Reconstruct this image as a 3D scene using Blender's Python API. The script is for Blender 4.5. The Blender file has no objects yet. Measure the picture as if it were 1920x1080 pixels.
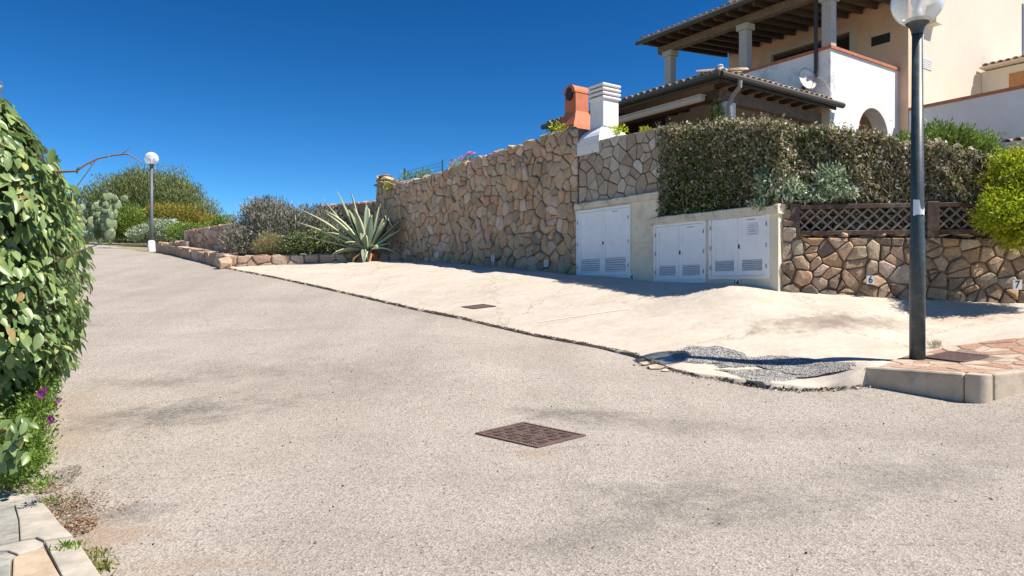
import bpy, bmesh, math, random
import numpy as np
from mathutils import Vector, Matrix

random.seed(7)
np.random.seed(7)
R = random.Random(11)
U = R.uniform
S = bpy.context.scene
COL = S.collection

# ------------------------------------------------------------------ camera
F, HY, CZ = 1365.0, 545.0, 1.37          # focal length in photo pixels, horizon row, eye height
cam = bpy.data.cameras.new('camera')
cam.sensor_width = 36.0
cam.lens = F / 1920 * 36
cam.shift_y = 5 / 1920
cam.clip_start = 0.05
cam.clip_end = 3000
camo = bpy.data.objects.new('camera', cam)
camo.location = (0, 0, CZ)
camo.rotation_euler = (math.radians(90), 0, 0)
COL.objects.link(camo)
S.camera = camo

# ------------------------------------------------------------------ light
SUN = Vector((2.62, -0.9, 4.0)).normalized()
ELEV = math.asin(SUN.z)
world = bpy.data.worlds.new('World')
S.world = world
world.use_nodes = True
wn, wl = world.node_tree.nodes, world.node_tree.links
for n in list(wn):
    wn.remove(n)
sky = wn.new('ShaderNodeTexSky')
sky.sky_type = 'NISHITA'
sky.sun_disc = False
sky.sun_elevation = ELEV
sky.sun_rotation = math.atan2(SUN.x, SUN.y)
sky.altitude = 1500
sky.air_density = 0.9
sky.dust_density = 0.0
sky.ozone_density = 5.0
hs = wn.new('ShaderNodeHueSaturation')
hs.inputs['Saturation'].default_value = 1.12
bg = wn.new('ShaderNodeBackground')
bg.inputs['Strength'].default_value = 0.10
wo = wn.new('ShaderNodeOutputWorld')
gm = wn.new('ShaderNodeGamma')
gm.inputs['Gamma'].default_value = 1.52
vs_ = wn.new('ShaderNodeVectorMath')
vs_.operation = 'SCALE'
vs_.inputs['Scale'].default_value = 0.5
wl.new(sky.outputs[0], vs_.inputs[0])
wl.new(vs_.outputs[0], gm.inputs[0])
wl.new(gm.outputs[0], hs.inputs['Color'])
tn = wn.new('ShaderNodeVectorMath')
tn.operation = 'MULTIPLY'
tn.inputs[1].default_value = (0.92, 1.0, 0.88)
wl.new(hs.outputs[0], tn.inputs[0])
wl.new(tn.outputs[0], bg.inputs[0])
wl.new(bg.outputs[0], wo.inputs[0])
sl = bpy.data.lights.new('sun', 'SUN')
sl.energy = 4.0
sl.angle = math.radians(0.5)
sl.color = (1.0, 0.93, 0.82)
so = bpy.data.objects.new('sun', sl)
so.rotation_euler = SUN.to_track_quat('Z', 'Y').to_euler()
so.location = (10, -5, 20)
COL.objects.link(so)
S.view_settings.view_transform = 'Standard'
S.view_settings.look = 'None'
S.view_settings.exposure = 0.95
S.view_settings.gamma = 1
S.view_settings.use_curve_mapping = False
S.cycles.max_bounces = 6
S.cycles.transparent_max_bounces = 12

# ------------------------------------------------------------------ helpers
def P3(px, py, d):
    return Vector(((px - 960) / F * d, d, CZ + (HY - py) / F * d))

def obj(name, verts, faces, mat, parent=None, smooth=False, kind=None, label=None):
    base = parent.get('_b') if parent is not None else None
    v = np.asarray(verts, dtype=float).reshape(-1, 3)
    if base is not None:
        v = v - np.array(base[:])
    me = bpy.data.meshes.new(name)
    me.from_pydata(v.tolist(), [], faces)
    if smooth:
        me.shade_smooth()
    me.materials.append(mat)
    o = bpy.data.objects.new(name, me)
    COL.objects.link(o)
    if parent is not None:
        o.parent = parent
        o['_b'] = base
    else:
        o['_b'] = (0.0, 0.0, 0.0)
    if kind:
        o['kind'] = kind
    if label:
        o['label'] = label
    return o

def thing(name, label, cat, loc, group=None):
    o = bpy.data.objects.new(name, None)
    o.empty_display_size = 0.2
    o.location = loc
    o['_b'] = tuple(loc)
    o['label'] = label
    o['category'] = cat
    if group:
        o['group'] = group
    COL.objects.link(o)
    return o

def tag(o, label, cat, group=None):
    o['label'] = label
    o['category'] = cat
    if group:
        o['group'] = group
    return o

class MB:
    def __init__(s):
        s.v, s.f = [], []
    def add(s, vs, fs):
        n = len(s.v)
        s.v += [tuple(v) for v in vs]
        s.f += [tuple(i + n for i in f) for f in fs]
        return s
    def box(s, x0, x1, y0, y1, z0, z1, T=None):
        vs = [(x, y, z) for z in (z0, z1) for y in (y0, y1) for x in (x0, x1)]
        if T:
            vs = [T(*v) for v in vs]
        return s.add(vs, [(0, 2, 3, 1), (4, 5, 7, 6), (0, 1, 5, 4), (2, 6, 7, 3), (0, 4, 6, 2), (1, 3, 7, 5)])
    def prism(s, poly, z0, z1, T=None):
        n = len(poly)
        vs = [(x, y, z0) for x, y in poly] + [(x, y, z1) for x, y in poly]
        if T:
            vs = [T(*v) for v in vs]
        return s.add(vs, [tuple(range(n))[::-1], tuple(range(n, 2 * n))] + [(i, (i + 1) % n, n + (i + 1) % n, n + i) for i in range(n)])
    def tube(s, pts, rad, n=8, cap=True):
        pts = [Vector(p) for p in pts]
        rads = rad if isinstance(rad, (list, tuple)) else [rad] * len(pts)
        vs, fs = [], []
        up = Vector((0.13, 0.31, 0.94)).normalized()
        for i, p in enumerate(pts):
            a = pts[max(0, i - 1)]
            b = pts[min(len(pts) - 1, i + 1)]
            t = (b - a).normalized()
            x = t.cross(up)
            if x.length < 0.15:
                x = t.cross(Vector((1, 0, 0)))
            x.normalize()
            y = t.cross(x)
            for k in range(n):
                an = 2 * math.pi * k / n
                vs.append(p + (x * math.cos(an) + y * math.sin(an)) * rads[i])
        for i in range(len(pts) - 1):
            for k in range(n):
                fs.append((i * n + k, i * n + (k + 1) % n, (i + 1) * n + (k + 1) % n, (i + 1) * n + k))
        if cap:
            fs.append(tuple(range(n))[::-1])
            fs.append(tuple((len(pts) - 1) * n + k for k in range(n)))
        return s.add(vs, fs)
    def lathe(s, prof, c, n=24):
        vs, fs = [], []
        for r, z in prof:
            for k in range(n):
                an = 2 * math.pi * k / n
                vs.append((c[0] + r * math.cos(an), c[1] + r * math.sin(an), c[2] + z))
        for i in range(len(prof) - 1):
            for k in range(n):
                fs.append((i * n + k, i * n + (k + 1) % n, (i + 1) * n + (k + 1) % n, (i + 1) * n + k))
        return s.add(vs, fs)
    def build(s, name, mat, parent=None, **k):
        return obj(name, s.v, s.f, mat, parent, **k)

def bevel(o, w, seg=2):
    bm = bmesh.new()
    bm.from_mesh(o.data)
    bmesh.ops.remove_doubles(bm, verts=bm.verts, dist=1e-5)
    bmesh.ops.recalc_face_normals(bm, faces=bm.faces)
    bmesh.ops.bevel(bm, geom=list(bm.edges), offset=w, segments=seg, affect='EDGES', profile=0.6, clamp_overlap=True)
    bm.to_mesh(o.data)
    bm.free()
    return o

# ------------------------------------------------------------------ materials
def nodes(name):
    m = bpy.data.materials.new(name)
    m.use_nodes = True
    nt = m.node_tree
    b = nt.nodes['Principled BSDF']
    return m, nt, b

def N(nt, t, **k):
    n = nt.nodes.new(t)
    for a, v in k.items():
        setattr(n, a, v)
    return n

def noise(nt, scale, detail=4, rough=0.6, vec=None, dist=0.0):
    n = N(nt, 'ShaderNodeTexNoise')
    n.inputs['Scale'].default_value = scale
    n.inputs['Detail'].default_value = detail
    n.inputs['Roughness'].default_value = rough
    n.inputs['Distortion'].default_value = dist
    if vec is not None:
        nt.links.new(vec, n.inputs['Vector'])
    return n

def ramp(nt, fac, stops, interp='LINEAR'):
    r = N(nt, 'ShaderNodeValToRGB')
    r.color_ramp.interpolation = interp
    e = r.color_ramp.elements
    while len(e) < len(stops):
        e.new(0.5)
    for i, (p, c) in enumerate(stops):
        e[i].position = p
        e[i].color = (c[0], c[1], c[2], 1) if isinstance(c, (tuple, list)) else (c, c, c, 1)
    nt.links.new(fac, r.inputs[0])
    return r.outputs[0]

def mix(nt, fac, a, b, mode='MIX'):
    m = N(nt, 'ShaderNodeMix', data_type='RGBA', blend_type=mode)
    for s, v in ((m.inputs[0], fac), (m.inputs[6], a), (m.inputs[7], b)):
        if hasattr(v, 'links'):
            nt.links.new(v, s)
        elif isinstance(v, (tuple, list)):
            s.default_value = (v[0], v[1], v[2], 1)
        else:
            s.default_value = v
    return m.outputs[2]

def math_(nt, op, a, b=None, clamp=False):
    m = N(nt, 'ShaderNodeMath', operation=op, use_clamp=clamp)
    for s, v in ((m.inputs[0], a), (m.inputs[1], b)):
        if v is None:
            continue
        if hasattr(v, 'links'):
            nt.links.new(v, s)
        else:
            s.default_value = v
    return m.outputs[0]

def bump(nt, b, h, strength=0.3, dist=0.02, prev=None):
    n = N(nt, 'ShaderNodeBump')
    n.inputs['Strength'].default_value = strength
    n.inputs['Distance'].default_value = dist
    nt.links.new(h, n.inputs['Height'])
    if prev:
        nt.links.new(prev, n.inputs['Normal'])
    nt.links.new(n.outputs[0], b.inputs['Normal'])
    return n.outputs[0]

def posn(nt):
    return N(nt, 'ShaderNodeNewGeometry').outputs['Position']

def blob(nt, pos, cx, cy, rx, ry, rot=0.0, edge=(0.5, 1.0), wob=0.5, nscale=2.5):
    """soft stain mask around a place on the ground, outline broken by noise"""
    mp = N(nt, 'ShaderNodeMapping', vector_type='TEXTURE')
    mp.inputs['Location'].default_value = (cx, cy, 0)
    mp.inputs['Rotation'].default_value = (0, 0, rot)
    mp.inputs['Scale'].default_value = (rx, ry, 1000)
    nt.links.new(pos, mp.inputs['Vector'])
    ln = N(nt, 'ShaderNodeVectorMath', operation='LENGTH')
    nt.links.new(mp.outputs[0], ln.inputs[0])
    nz = noise(nt, nscale, 6, 0.7, pos)
    d = math_(nt, 'ADD', ln.outputs['Value'], math_(nt, 'MULTIPLY', math_(nt, 'SUBTRACT', nz.outputs[0], 0.5), wob * 3))
    return ramp(nt, d, [(edge[0], 1.0), (edge[1], 0.0)])

def simple(name, col, rough=0.7, var=0.15, scale=8, bs=0.0, bscale=60, metal=0.0, spec=0.5, dirt=None, dirt_amt=0.5, dscale=3):
    m, nt, b = nodes(name)
    p = posn(nt)
    nz = noise(nt, scale, 5, 0.6, p)
    dk = tuple(c * (1 - var) for c in col)
    lt = tuple(min(1, c * (1 + var)) for c in col)
    c = ramp(nt, nz.outputs[0], [(0.3, dk), (0.7, lt)])
    if dirt:
        d = noise(nt, dscale, 7, 0.72, p)
        c = mix(nt, ramp(nt, d.outputs[0], [(0.5, 0.0), (0.68, dirt_amt)]), c, dirt)
    nt.links.new(c, b.inputs['Base Color'])
    b.inputs['Roughness'].default_value = rough
    b.inputs['Metallic'].default_value = metal
    b.inputs['Specular IOR Level'].default_value = spec
    if bs:
        bz = noise(nt, bscale, 4, 0.6, p)
        bump(nt, b, bz.outputs[0], bs, 0.01)
    return m

def stone_mat(name, stops, lichen=0.4, bs=0.6, dark=(0.07, 0.06, 0.05)):
    m, nt, b = nodes(name)
    p = posn(nt)
    oi = N(nt, 'ShaderNodeObjectInfo')
    gi = N(nt, 'ShaderNodeNewGeometry')
    c = ramp(nt, math_(nt, 'FRACT', math_(nt, 'ADD', oi.outputs['Random'], gi.outputs['Random Per Island'])), stops)
    n1 = noise(nt, 9, 6, 0.7, p)
    c = mix(nt, 0.75, c, ramp(nt, n1.outputs[0], [(0.25, 0.75), (0.5, 1.05), (0.75, 1.35)]), 'MULTIPLY')
    n2 = noise(nt, 45, 4, 0.7, p)
    c = mix(nt, 0.6, c, ramp(nt, n2.outputs[0], [(0.3, 0.7), (0.7, 1.35)]), 'MULTIPLY')
    n3 = noise(nt, 1.5, 8, 0.8, p, 0.6)
    c = mix(nt, ramp(nt, n3.outputs[0], [(0.52, 0.0), (0.66, lichen)]), c, dark)
    nt.links.new(c, b.inputs['Base Color'])
    b.inputs['Roughness'].default_value = 0.9
    b.inputs['Specular IOR Level'].default_value = 0.2
    h = math_(nt, 'ADD', n2.outputs[0], math_(nt, 'MULTIPLY', n1.outputs[0], 1.6))
    bump(nt, b, h, bs, 0.035)
    return m

def leaf_mat(name, stops, rough=0.5, trans=0.25, spec=0.4, patch=None):
    m, nt, b = nodes(name)
    g = N(nt, 'ShaderNodeNewGeometry')
    c = ramp(nt, g.outputs['Random Per Island'], stops)
    n1 = noise(nt, 1.9, 5, 0.65, g.outputs['Position'])
    c = mix(nt, 0.9, c, ramp(nt, n1.outputs[0], [(0.3, 0.7), (0.7, 1.5)]), 'MULTIPLY')
    if patch:
        n2 = noise(nt, patch[1], 4, 0.6, g.outputs['Position'])
        c = mix(nt, ramp(nt, n2.outputs[0], [(0.5, 0.0), (0.6, patch[2])]), c, patch[0])
    nt.links.new(c, b.inputs['Base Color'])
    b.inputs['Roughness'].default_value = rough
    b.inputs['Specular IOR Level'].default_value = spec
    tr = N(nt, 'ShaderNodeBsdfTranslucent')
    nt.links.new(c, tr.inputs['Color'])
    ms = N(nt, 'ShaderNodeMixShader')
    ms.inputs[0].default_value = trans
    nt.links.new(b.outputs[0], ms.inputs[1])
    nt.links.new(tr.outputs[0], ms.inputs[2])
    nt.links.new(ms.outputs[0], nt.nodes['Material Output'].inputs['Surface'])
    return m

def tilemat():
    m, nt, b = nodes('terracotta_tile')
    p = posn(nt)
    oi = N(nt, 'ShaderNodeObjectInfo')
    c = ramp(nt, oi.outputs['Random'], [(0, (0.34, 0.22, 0.15)), (0.5, (0.5, 0.36, 0.27)), (1, (0.62, 0.5, 0.4))])
    n1 = noise(nt, 14, 6, 0.7, p)
    c = mix(nt, 0.8, c, ramp(nt, n1.outputs[0], [(0.3, 0.55), (0.7, 1.2)]), 'MULTIPLY')
    nt.links.new(c, b.inputs['Base Color'])
    b.inputs['Roughness'].default_value = 0.9
    return m

M = {}
M['tile'] = tilemat()
M['stone'] = stone_mat('warm_granite', [(0, (0.36, 0.28, 0.20)), (0.2, (0.52, 0.36, 0.23)), (0.4, (0.50, 0.40, 0.28)), (0.6, (0.62, 0.43, 0.28)), (0.75, (0.56, 0.34, 0.2)), (0.88, (0.6, 0.44, 0.36)), (1, (0.66, 0.53, 0.39))], 0.4)
M['flag'] = stone_mat('grey_brown_flagstone', [(0, (0.34, 0.26, 0.185)), (0.5, (0.46, 0.37, 0.28)), (0.9, (0.52, 0.44, 0.35)), (1, (0.64, 0.58, 0.5))], 0.25)
M['big'] = stone_mat('rough_orange_granite', [(0, (0.26, 0.20, 0.15)), (0.25, (0.42, 0.30, 0.21)), (0.6, (0.55, 0.37, 0.24)), (0.85, (0.60, 0.38, 0.21)), (1, (0.55, 0.46, 0.38))], 0.8, 1.0)
M['lowstone'] = stone_mat('pinkish_granite', [(0, (0.42, 0.28, 0.2)), (0.5, (0.55, 0.38, 0.27)), (1, (0.6, 0.47, 0.36))], 0.2)
M['mortar'] = simple('dark_mortar', (0.15, 0.11, 0.08), 0.95, 0.3, 12, 0.5, 40)
M['mortar_light'] = simple('sandy_mortar', (0.26, 0.2, 0.15), 0.95, 0.3, 12, 0.5, 40)
M['soil'] = simple('dry_soil', (0.14, 0.1, 0.065), 1, 0.4, 6, 0.6, 30)
M['plaster_white'] = simple('white_plaster', (0.84, 0.82, 0.80), 0.85, 0.04, 2, 0.15, 25, dirt=(0.36, 0.33, 0.32), dirt_amt=0.75, dscale=1.6)
M['plaster_clean'] = simple('clean_white_plaster', (0.78, 0.76, 0.75), 0.85, 0.05, 2, 0.2, 25, dirt=(0.6, 0.57, 0.54), dirt_amt=0.4, dscale=1.8)
M['plaster_peach'] = simple('peach_plaster', (0.80, 0.54, 0.37), 0.85, 0.08, 1.2, 0.15, 20, dirt=(0.55, 0.36, 0.27), dirt_amt=0.5, dscale=0.7)
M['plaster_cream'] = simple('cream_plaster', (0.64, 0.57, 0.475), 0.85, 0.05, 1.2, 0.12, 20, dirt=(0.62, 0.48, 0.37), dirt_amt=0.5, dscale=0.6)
M['cabinet_wall'] = simple('cream_render', (0.76, 0.68, 0.52), 0.88, 0.06, 3, 0.15, 30, dirt=(0.36, 0.33, 0.28), dirt_amt=0.4, dscale=2.2)
M['cornice'] = simple('weathered_cornice', (0.70, 0.61, 0.47), 0.9, 0.1, 5, 0.3, 30, dirt=(0.17, 0.15, 0.11), dirt_amt=0.8, dscale=3.5)
M['door'] = simple('white_enamel_door', (0.86, 0.86, 0.87), 0.4, 0.02, 3, 0, dirt=(0.66, 0.62, 0.54), dirt_amt=0.3, dscale=4)
M['dark'] = simple('dark_opening', (0.03, 0.025, 0.02), 0.6, 0.2)
M['glass'] = simple('dark_window_glass', (0.035, 0.035, 0.035), 0.08, 0.2)
M['wood'] = simple('dark_brown_timber', (0.085, 0.06, 0.042), 0.75, 0.4, 14, 0.3, 60)
M['wood_light'] = simple('weathered_beam', (0.17, 0.125, 0.085), 0.8, 0.35, 10, 0.3, 60)
M['plank'] = simple('brown_ceiling_plank', (0.06, 0.042, 0.03), 0.8, 0.3, 14)
M['gutter'] = simple('dark_olive_gutter', (0.055, 0.052, 0.04), 0.45, 0.15)
M['pipe'] = simple('brown_drainpipe', (0.055, 0.038, 0.03), 0.4, 0.15)
M['pipe_grey'] = simple('grey_drainpipe', (0.3, 0.29, 0.28), 0.4, 0.15)
M['granite'] = simple('grey_granite_pillar', (0.46, 0.43, 0.40), 0.85, 0.2, 22, 0.3, 60)
M['terracotta'] = simple('terracotta_red', (0.55, 0.17, 0.08), 0.75, 0.12, 6, 0.2, 40)
M['redcoping'] = simple('terracotta_coping', (0.46, 0.17, 0.09), 0.8, 0.2, 8)
M['brass'] = simple('brown_shutter', (0.38, 0.17, 0.06), 0.6, 0.2)
M['bluegrey'] = simple('blue_grey_shutter', (0.16, 0.19, 0.26), 0.6, 0.1)
M['awning'] = simple('cream_awning', (0.6, 0.55, 0.48), 0.6, 0.06)
M['post'] = simple('dark_green_grey_paint', (0.045, 0.062, 0.068), 0.42, 0.25, 9, 0.1, 60, dirt=(0.1, 0.12, 0.12), dirt_amt=0.6, dscale=9)
M['post_far'] = simple('grey_painted_metal', (0.12, 0.13, 0.14), 0.5, 0.1)
M['white'] = simple('white_paint', (0.78, 0.78, 0.78), 0.5, 0.03)
M['paper'] = simple('torn_white_paper', (0.75, 0.77, 0.85), 0.8, 0.04)
M['ink'] = simple('black_ink', (0.02, 0.02, 0.03), 0.6, 0.1)
M['ink_soft'] = simple('faded_grey_ink', (0.36, 0.36, 0.42), 0.6, 0.1)
M['ink_red'] = simple('faded_magenta_ink', (0.4, 0.28, 0.38), 0.6, 0.1)
M['pitblack'] = simple('dark_drain_pit', (0.012, 0.01, 0.009), .9, .1)
M['iron'] = simple('rusty_cast_iron', (0.13, 0.085, 0.075), 0.7, 0.25, 20, 0.3, 120, dirt=(0.2, 0.11, 0.07), dirt_amt=0.6, dscale=12)
M['fencewood'] = simple('weathered_fence_wood', (0.095, 0.06, 0.045), 0.85, 0.45, 16, 0.4, 60, dirt=(0.22, 0.18, 0.15), dirt_amt=0.7, dscale=6)
M['lattice'] = simple('grey_lattice_wood', (0.24, 0.2, 0.16), 0.85, 0.3, 16)
M['kerb'] = simple('concrete_kerb', (0.50, 0.41, 0.31), 0.9, 0.15, 5, 0.35, 80, dirt=(0.24, 0.2, 0.16), dirt_amt=0.6, dscale=4)
M['bark'] = simple('brown_twigs', (0.14, 0.1, 0.07), 0.9, 0.3)
M['palebark'] = simple('pale_dry_twigs', (0.34, 0.25, 0.17), 0.9, 0.5)
M['redtwig'] = simple('reddish_twig', (0.26, 0.15, 0.11), 0.8, 0.3)
M['greenwire'] = simple('green_wire', (0.03, 0.12, 0.1), 0.5, 0.1)
M['dishwhite'] = simple('rusty_white_dish', (0.62, 0.61, 0.6), 0.5, 0.05, 6, 0, dirt=(0.36, 0.13, 0.045), dirt_amt=1.0, dscale=2.6)

# leaves
M['ivy'] = leaf_mat('broad_green_leaf', [(0, (0.045, 0.10, 0.02)), (0.4, (0.08, 0.165, 0.04)), (0.8, (0.12, 0.22, 0.055)), (1, (0.19, 0.28, 0.06))], 0.36, 0.22, 0.5)
M['weed'] = leaf_mat('small_bright_leaf', [(0, (0.06, 0.12, 0.015)), (0.6, (0.15, 0.25, 0.03)), (1, (0.25, 0.33, 0.06))], 0.5, 0.3)
M['dryhedge'] = leaf_mat('dry_clipped_leaf', [(0, (0.10, 0.10, 0.045)), (0.25, (0.20, 0.185, 0.08)), (0.5, (0.36, 0.28, 0.16)), (0.72, (0.55, 0.43, 0.29)), (0.88, (0.76, 0.67, 0.53)), (1, (0.88, 0.85, 0.76))], 0.6, 0.3, 0.3)
M['hedgegreen'] = leaf_mat('dark_clipped_leaf', [(0, (0.05, 0.08, 0.02)), (0.6, (0.13, 0.18, 0.05)), (0.9, (0.28, 0.31, 0.12)), (1, (0.7, 0.7, 0.6))], 0.55, 0.28)
M['oleander'] = leaf_mat('pale_green_leaf', [(0, (0.14, 0.22, 0.09)), (0.5, (0.32, 0.4, 0.24)), (1, (0.75, 0.76, 0.62))], 0.45, 0.2)
M['yellowgreen'] = leaf_mat('yellow_green_leaf', [(0, (0.16, 0.24, 0.01)), (0.5, (0.38, 0.46, 0.018)), (1, (0.62, 0.6, 0.03))], 0.5, 0.42)
M['midgreen'] = leaf_mat('mid_green_leaf', [(0, (0.09, 0.16, 0.02)), (0.6, (0.2, 0.3, 0.05)), (1, (0.33, 0.42, 0.09))], 0.5, 0.3)
M['treegreen'] = leaf_mat('olive_tree_leaf', [(0, (0.07, 0.10, 0.025)), (0.5, (0.2, 0.245, 0.085)), (1, (0.36, 0.39, 0.17))], 0.6, 0.3)
M['orangebush'] = leaf_mat('orange_green_leaf', [(0, (0.13, 0.17, 0.02)), (0.55, (0.3, 0.3, 0.04)), (1, (0.48, 0.26, 0.08))], 0.6, 0.25)
M['rosemary'] = leaf_mat('grey_purple_sprig', [(0, (0.09, 0.10, 0.06)), (0.5, (0.20, 0.215, 0.145)), (0.85, (0.33, 0.30, 0.25)), (1, (0.46, 0.38, 0.40))], 0.7, 0.1)
M['drygrass'] = leaf_mat('straw_blades', [(0, (0.22, 0.2, 0.08)), (0.6, (0.36, 0.32, 0.15)), (1, (0.45, 0.4, 0.22))], 0.8, 0.25)
M['grass'] = leaf_mat('green_straw_grass', [(0, (0.14, 0.17, 0.04)), (0.6, (0.28, 0.28, 0.1)), (1, (0.4, 0.36, 0.18))], 0.8, 0.25)
M['litter'] = leaf_mat('dead_leaf', [(0, (0.14, 0.08, 0.045)), (0.6, (0.3, 0.19, 0.11)), (1, (0.5, 0.38, 0.25))], 0.8, 0.1)
M['litterdark'] = leaf_mat('dark_soil_bits', [(0, (0.05, 0.04, 0.03)), (1, (0.2, 0.16, 0.11))], 0.9, 0.05)
M['petal'] = leaf_mat('purple_petal', [(0, (0.25, 0.02, 0.2)), (1, (0.42, 0.04, 0.32))], 0.6, 0.3)
M['petal_pink'] = leaf_mat('magenta_petal', [(0, (0.5, 0.03, 0.15)), (1, (0.7, 0.08, 0.3))], 0.6, 0.3)
M['cactus'] = simple('cactus_skin', (0.2, 0.26, 0.13), 0.6, 0.35, 5, 0.2, 30, dirt=(0.34, 0.33, 0.2), dirt_amt=0.5, dscale=2)

def agave_mat():
    m, nt, b = nodes('variegated_agave')
    at = N(nt, 'ShaderNodeAttribute', attribute_name='across')
    p = posn(nt)
    nz = noise(nt, 7, 4, 0.6, p)
    e = math_(nt, 'ADD', at.outputs['Fac'], math_(nt, 'MULTIPLY', math_(nt, 'SUBTRACT', nz.outputs[0], 0.5), 0.3))
    c = ramp(nt, e, [(0.0, (0.13, 0.19, 0.13)), (0.45, (0.19, 0.26, 0.18)), (0.68, (0.3, 0.35, 0.22)), (0.8, (0.6, 0.58, 0.36))])
    nt.links.new(c, b.inputs['Base Color'])
    b.inputs['Roughness'].default_value = 0.55
    return m
M['agave'] = agave_mat()

def globe_mat():
    m, nt, b = nodes('clear_acrylic_globe')
    b.inputs['Base Color'].default_value = (0.9, 0.93, 0.95, 1)
    b.inputs['Roughness'].default_value = 0.06
    tp = N(nt, 'ShaderNodeBsdfTransparent')
    fr = N(nt, 'ShaderNodeLayerWeight')
    fr.inputs['Blend'].default_value = 0.45
    p = posn(nt)
    nz = noise(nt, 6, 3, 0.5, p)
    f = math_(nt, 'ADD', math_(nt, 'MULTIPLY', fr.outputs['Facing'], 0.75), math_(nt, 'MULTIPLY', nz.outputs[0], 0.75), True)
    ms = N(nt, 'ShaderNodeMixShader')
    nt.links.new(f, ms.inputs[0])
    nt.links.new(tp.outputs[0], ms.inputs[1])
    nt.links.new(b.outputs[0], ms.inputs[2])
    nt.links.new(ms.outputs[0], nt.nodes['Material Output'].inputs['Surface'])
    return m
M['globe'] = globe_mat()

# ------------------------------------------------------------------ ground shapes
def tps(pts):
    P = np.array([[p[0], p[1]] for p in pts], float)
    z = np.array([p[2] for p in pts], float)
    n = len(P)
    def K(A, B):
        d2 = ((A[:, None, :] - B[None, :, :]) ** 2).sum(2)
        return 0.5 * d2 * np.log(d2 + 1e-9)
    A = np.zeros((n + 3, n + 3))
    A[:n, :n] = K(P, P) + np.eye(n) * 1e-3
    A[:n, n] = 1
    A[:n, n + 1:] = P
    A[n, :n] = 1
    A[n + 1:, :n] = P.T
    w = np.linalg.solve(A, np.concatenate([z, np.zeros(3)]))
    def f(x, y):
        x = np.asarray(x, float)
        y = np.asarray(y, float)
        Q = np.stack([x.ravel(), y.ravel()], 1)
        out = []
        for i in range(0, len(Q), 20000):
            q = Q[i:i + 20000]
            out.append(K(q, P) @ w[:n] + w[n] + q @ w[n + 1:])
        return np.concatenate(out).reshape(x.shape)
    return f

WO = Vector((0.0916 * 14, 14.0))            # corner where the tall wall meets the flagstone wall
A2 = Vector((-0.5753, 0.8180))              # direction the tall wall and the house run back
B2 = Vector((0.8180, 0.5753))
J0, J1 = Vector((-7.9, 20.0)), Vector((0.1758 * 9.0, 9.0))   # joint between asphalt and concrete
def joint(px):
    a = (px - 960) / F
    d = J1 - J0
    s = (J0.y * a - J0.x) / (d.x - d.y * a)
    return J0 + d * s
def jpt(px, py):
    q = joint(px)
    return (q.x, q.y, CZ + (HY - py) / F * q.y)
def wpt(px, py):
    a = (px - 960) / F
    t = (14 * a - 1.282) / (0.7033 + a)
    Y = 14 - t
    return (a * Y, Y, CZ + (HY - py) / F * Y)
def pt(px, py, d):
    v = P3(px, py, d)
    return (v.x, v.y, v.z)

JP = [(420, 503), (519, 522), (619, 544), (775, 580), (869, 599), (1000, 630), (1100, 648), (1200, 668)]
JD = []
for (xa, ya), (xb, yb) in zip(JP, JP[1:]):
    for k in range(4):
        JD.append((xa + (xb - xa) * k / 4, ya + (yb - ya) * k / 4))
JD.append(JP[-1])
jw = [jpt(*q) for q in JD]
WALLBASE = [wpt(740, 491), wpt(800, 494), wpt(900, 501), wpt(1000, 511), wpt(1085, 521), wpt(1240, 532), wpt(1350, 538), wpt(1467, 547)]
RW0, RW1 = Vector((3.84, 10.35)), Vector((6.96, 9.9))        # low wall with the lattice fence
def rpt(px, py):
    a = (px - 960) / F
    d = RW1 - RW0
    s = (RW0.y * a - RW0.x) / (d.x - d.y * a)
    q = RW0 + d * s
    return (q.x, q.y, CZ + (HY - py) / F * q.y)
RB = [rpt(1560, 553), rpt(1732, 564), rpt(1920, 571)]

road_pts = [pt(960, 1080, 3.3), pt(1920, 1080, 3.15), pt(0, 1080, 3.4), pt(992, 816, 5.95), pt(1840, 752, 6.7), pt(1920, 737, 6.75),
            pt(1480, 731, 7.4), pt(1260, 695, 8.3), pt(1625, 729, 7.2), pt(300, 816, 6.2), pt(500, 700, 8.6), pt(200, 700, 8.8), pt(900, 650, 9.4),
            pt(500, 600, 12.6), pt(200, 600, 12.5), pt(600, 560, 14.2), pt(300, 530, 18.3), pt(284, 469, 29), pt(150, 480, 24.5),
            pt(130, 457, 32), (-30, 40, 3.9), (0, 40, 3.9), (20, 40, 3.9), (0, 60, 4.1), (-40, 60, 4.1), (-22, 0, -.3), (-22, 18, 1.6),
            (-12, 10, .5), (14, 0, .5), (14, 6, .7), (0, -10, -.25), (12, 20, 1.9), (0, 22, 2.2)] + jw
ROAD = tps(road_pts)
pad_pts = jw + WALLBASE + RB + [pt(600, 494, 20.2), pt(1605, 688, 7.4), pt(1720, 683, 7.84), pt(1840, 706, 6.62),
            pt(1920, 688, 6.85), pt(1920, 640, 8.0), pt(1740, 662, 8.3), pt(1265, 689, 8.4), pt(1400, 696, 8.25), pt(1500, 697, 8.1), pt(1400, 717, 7.6), pt(1480, 723, 7.45), pt(1560, 722, 7.35),
            (14, 9.5, 1.5), (12, 6.5, 1.0), (4, 16, 1.7), (-4, 24, 2.6), (-12, 24, 2.6)]
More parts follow.
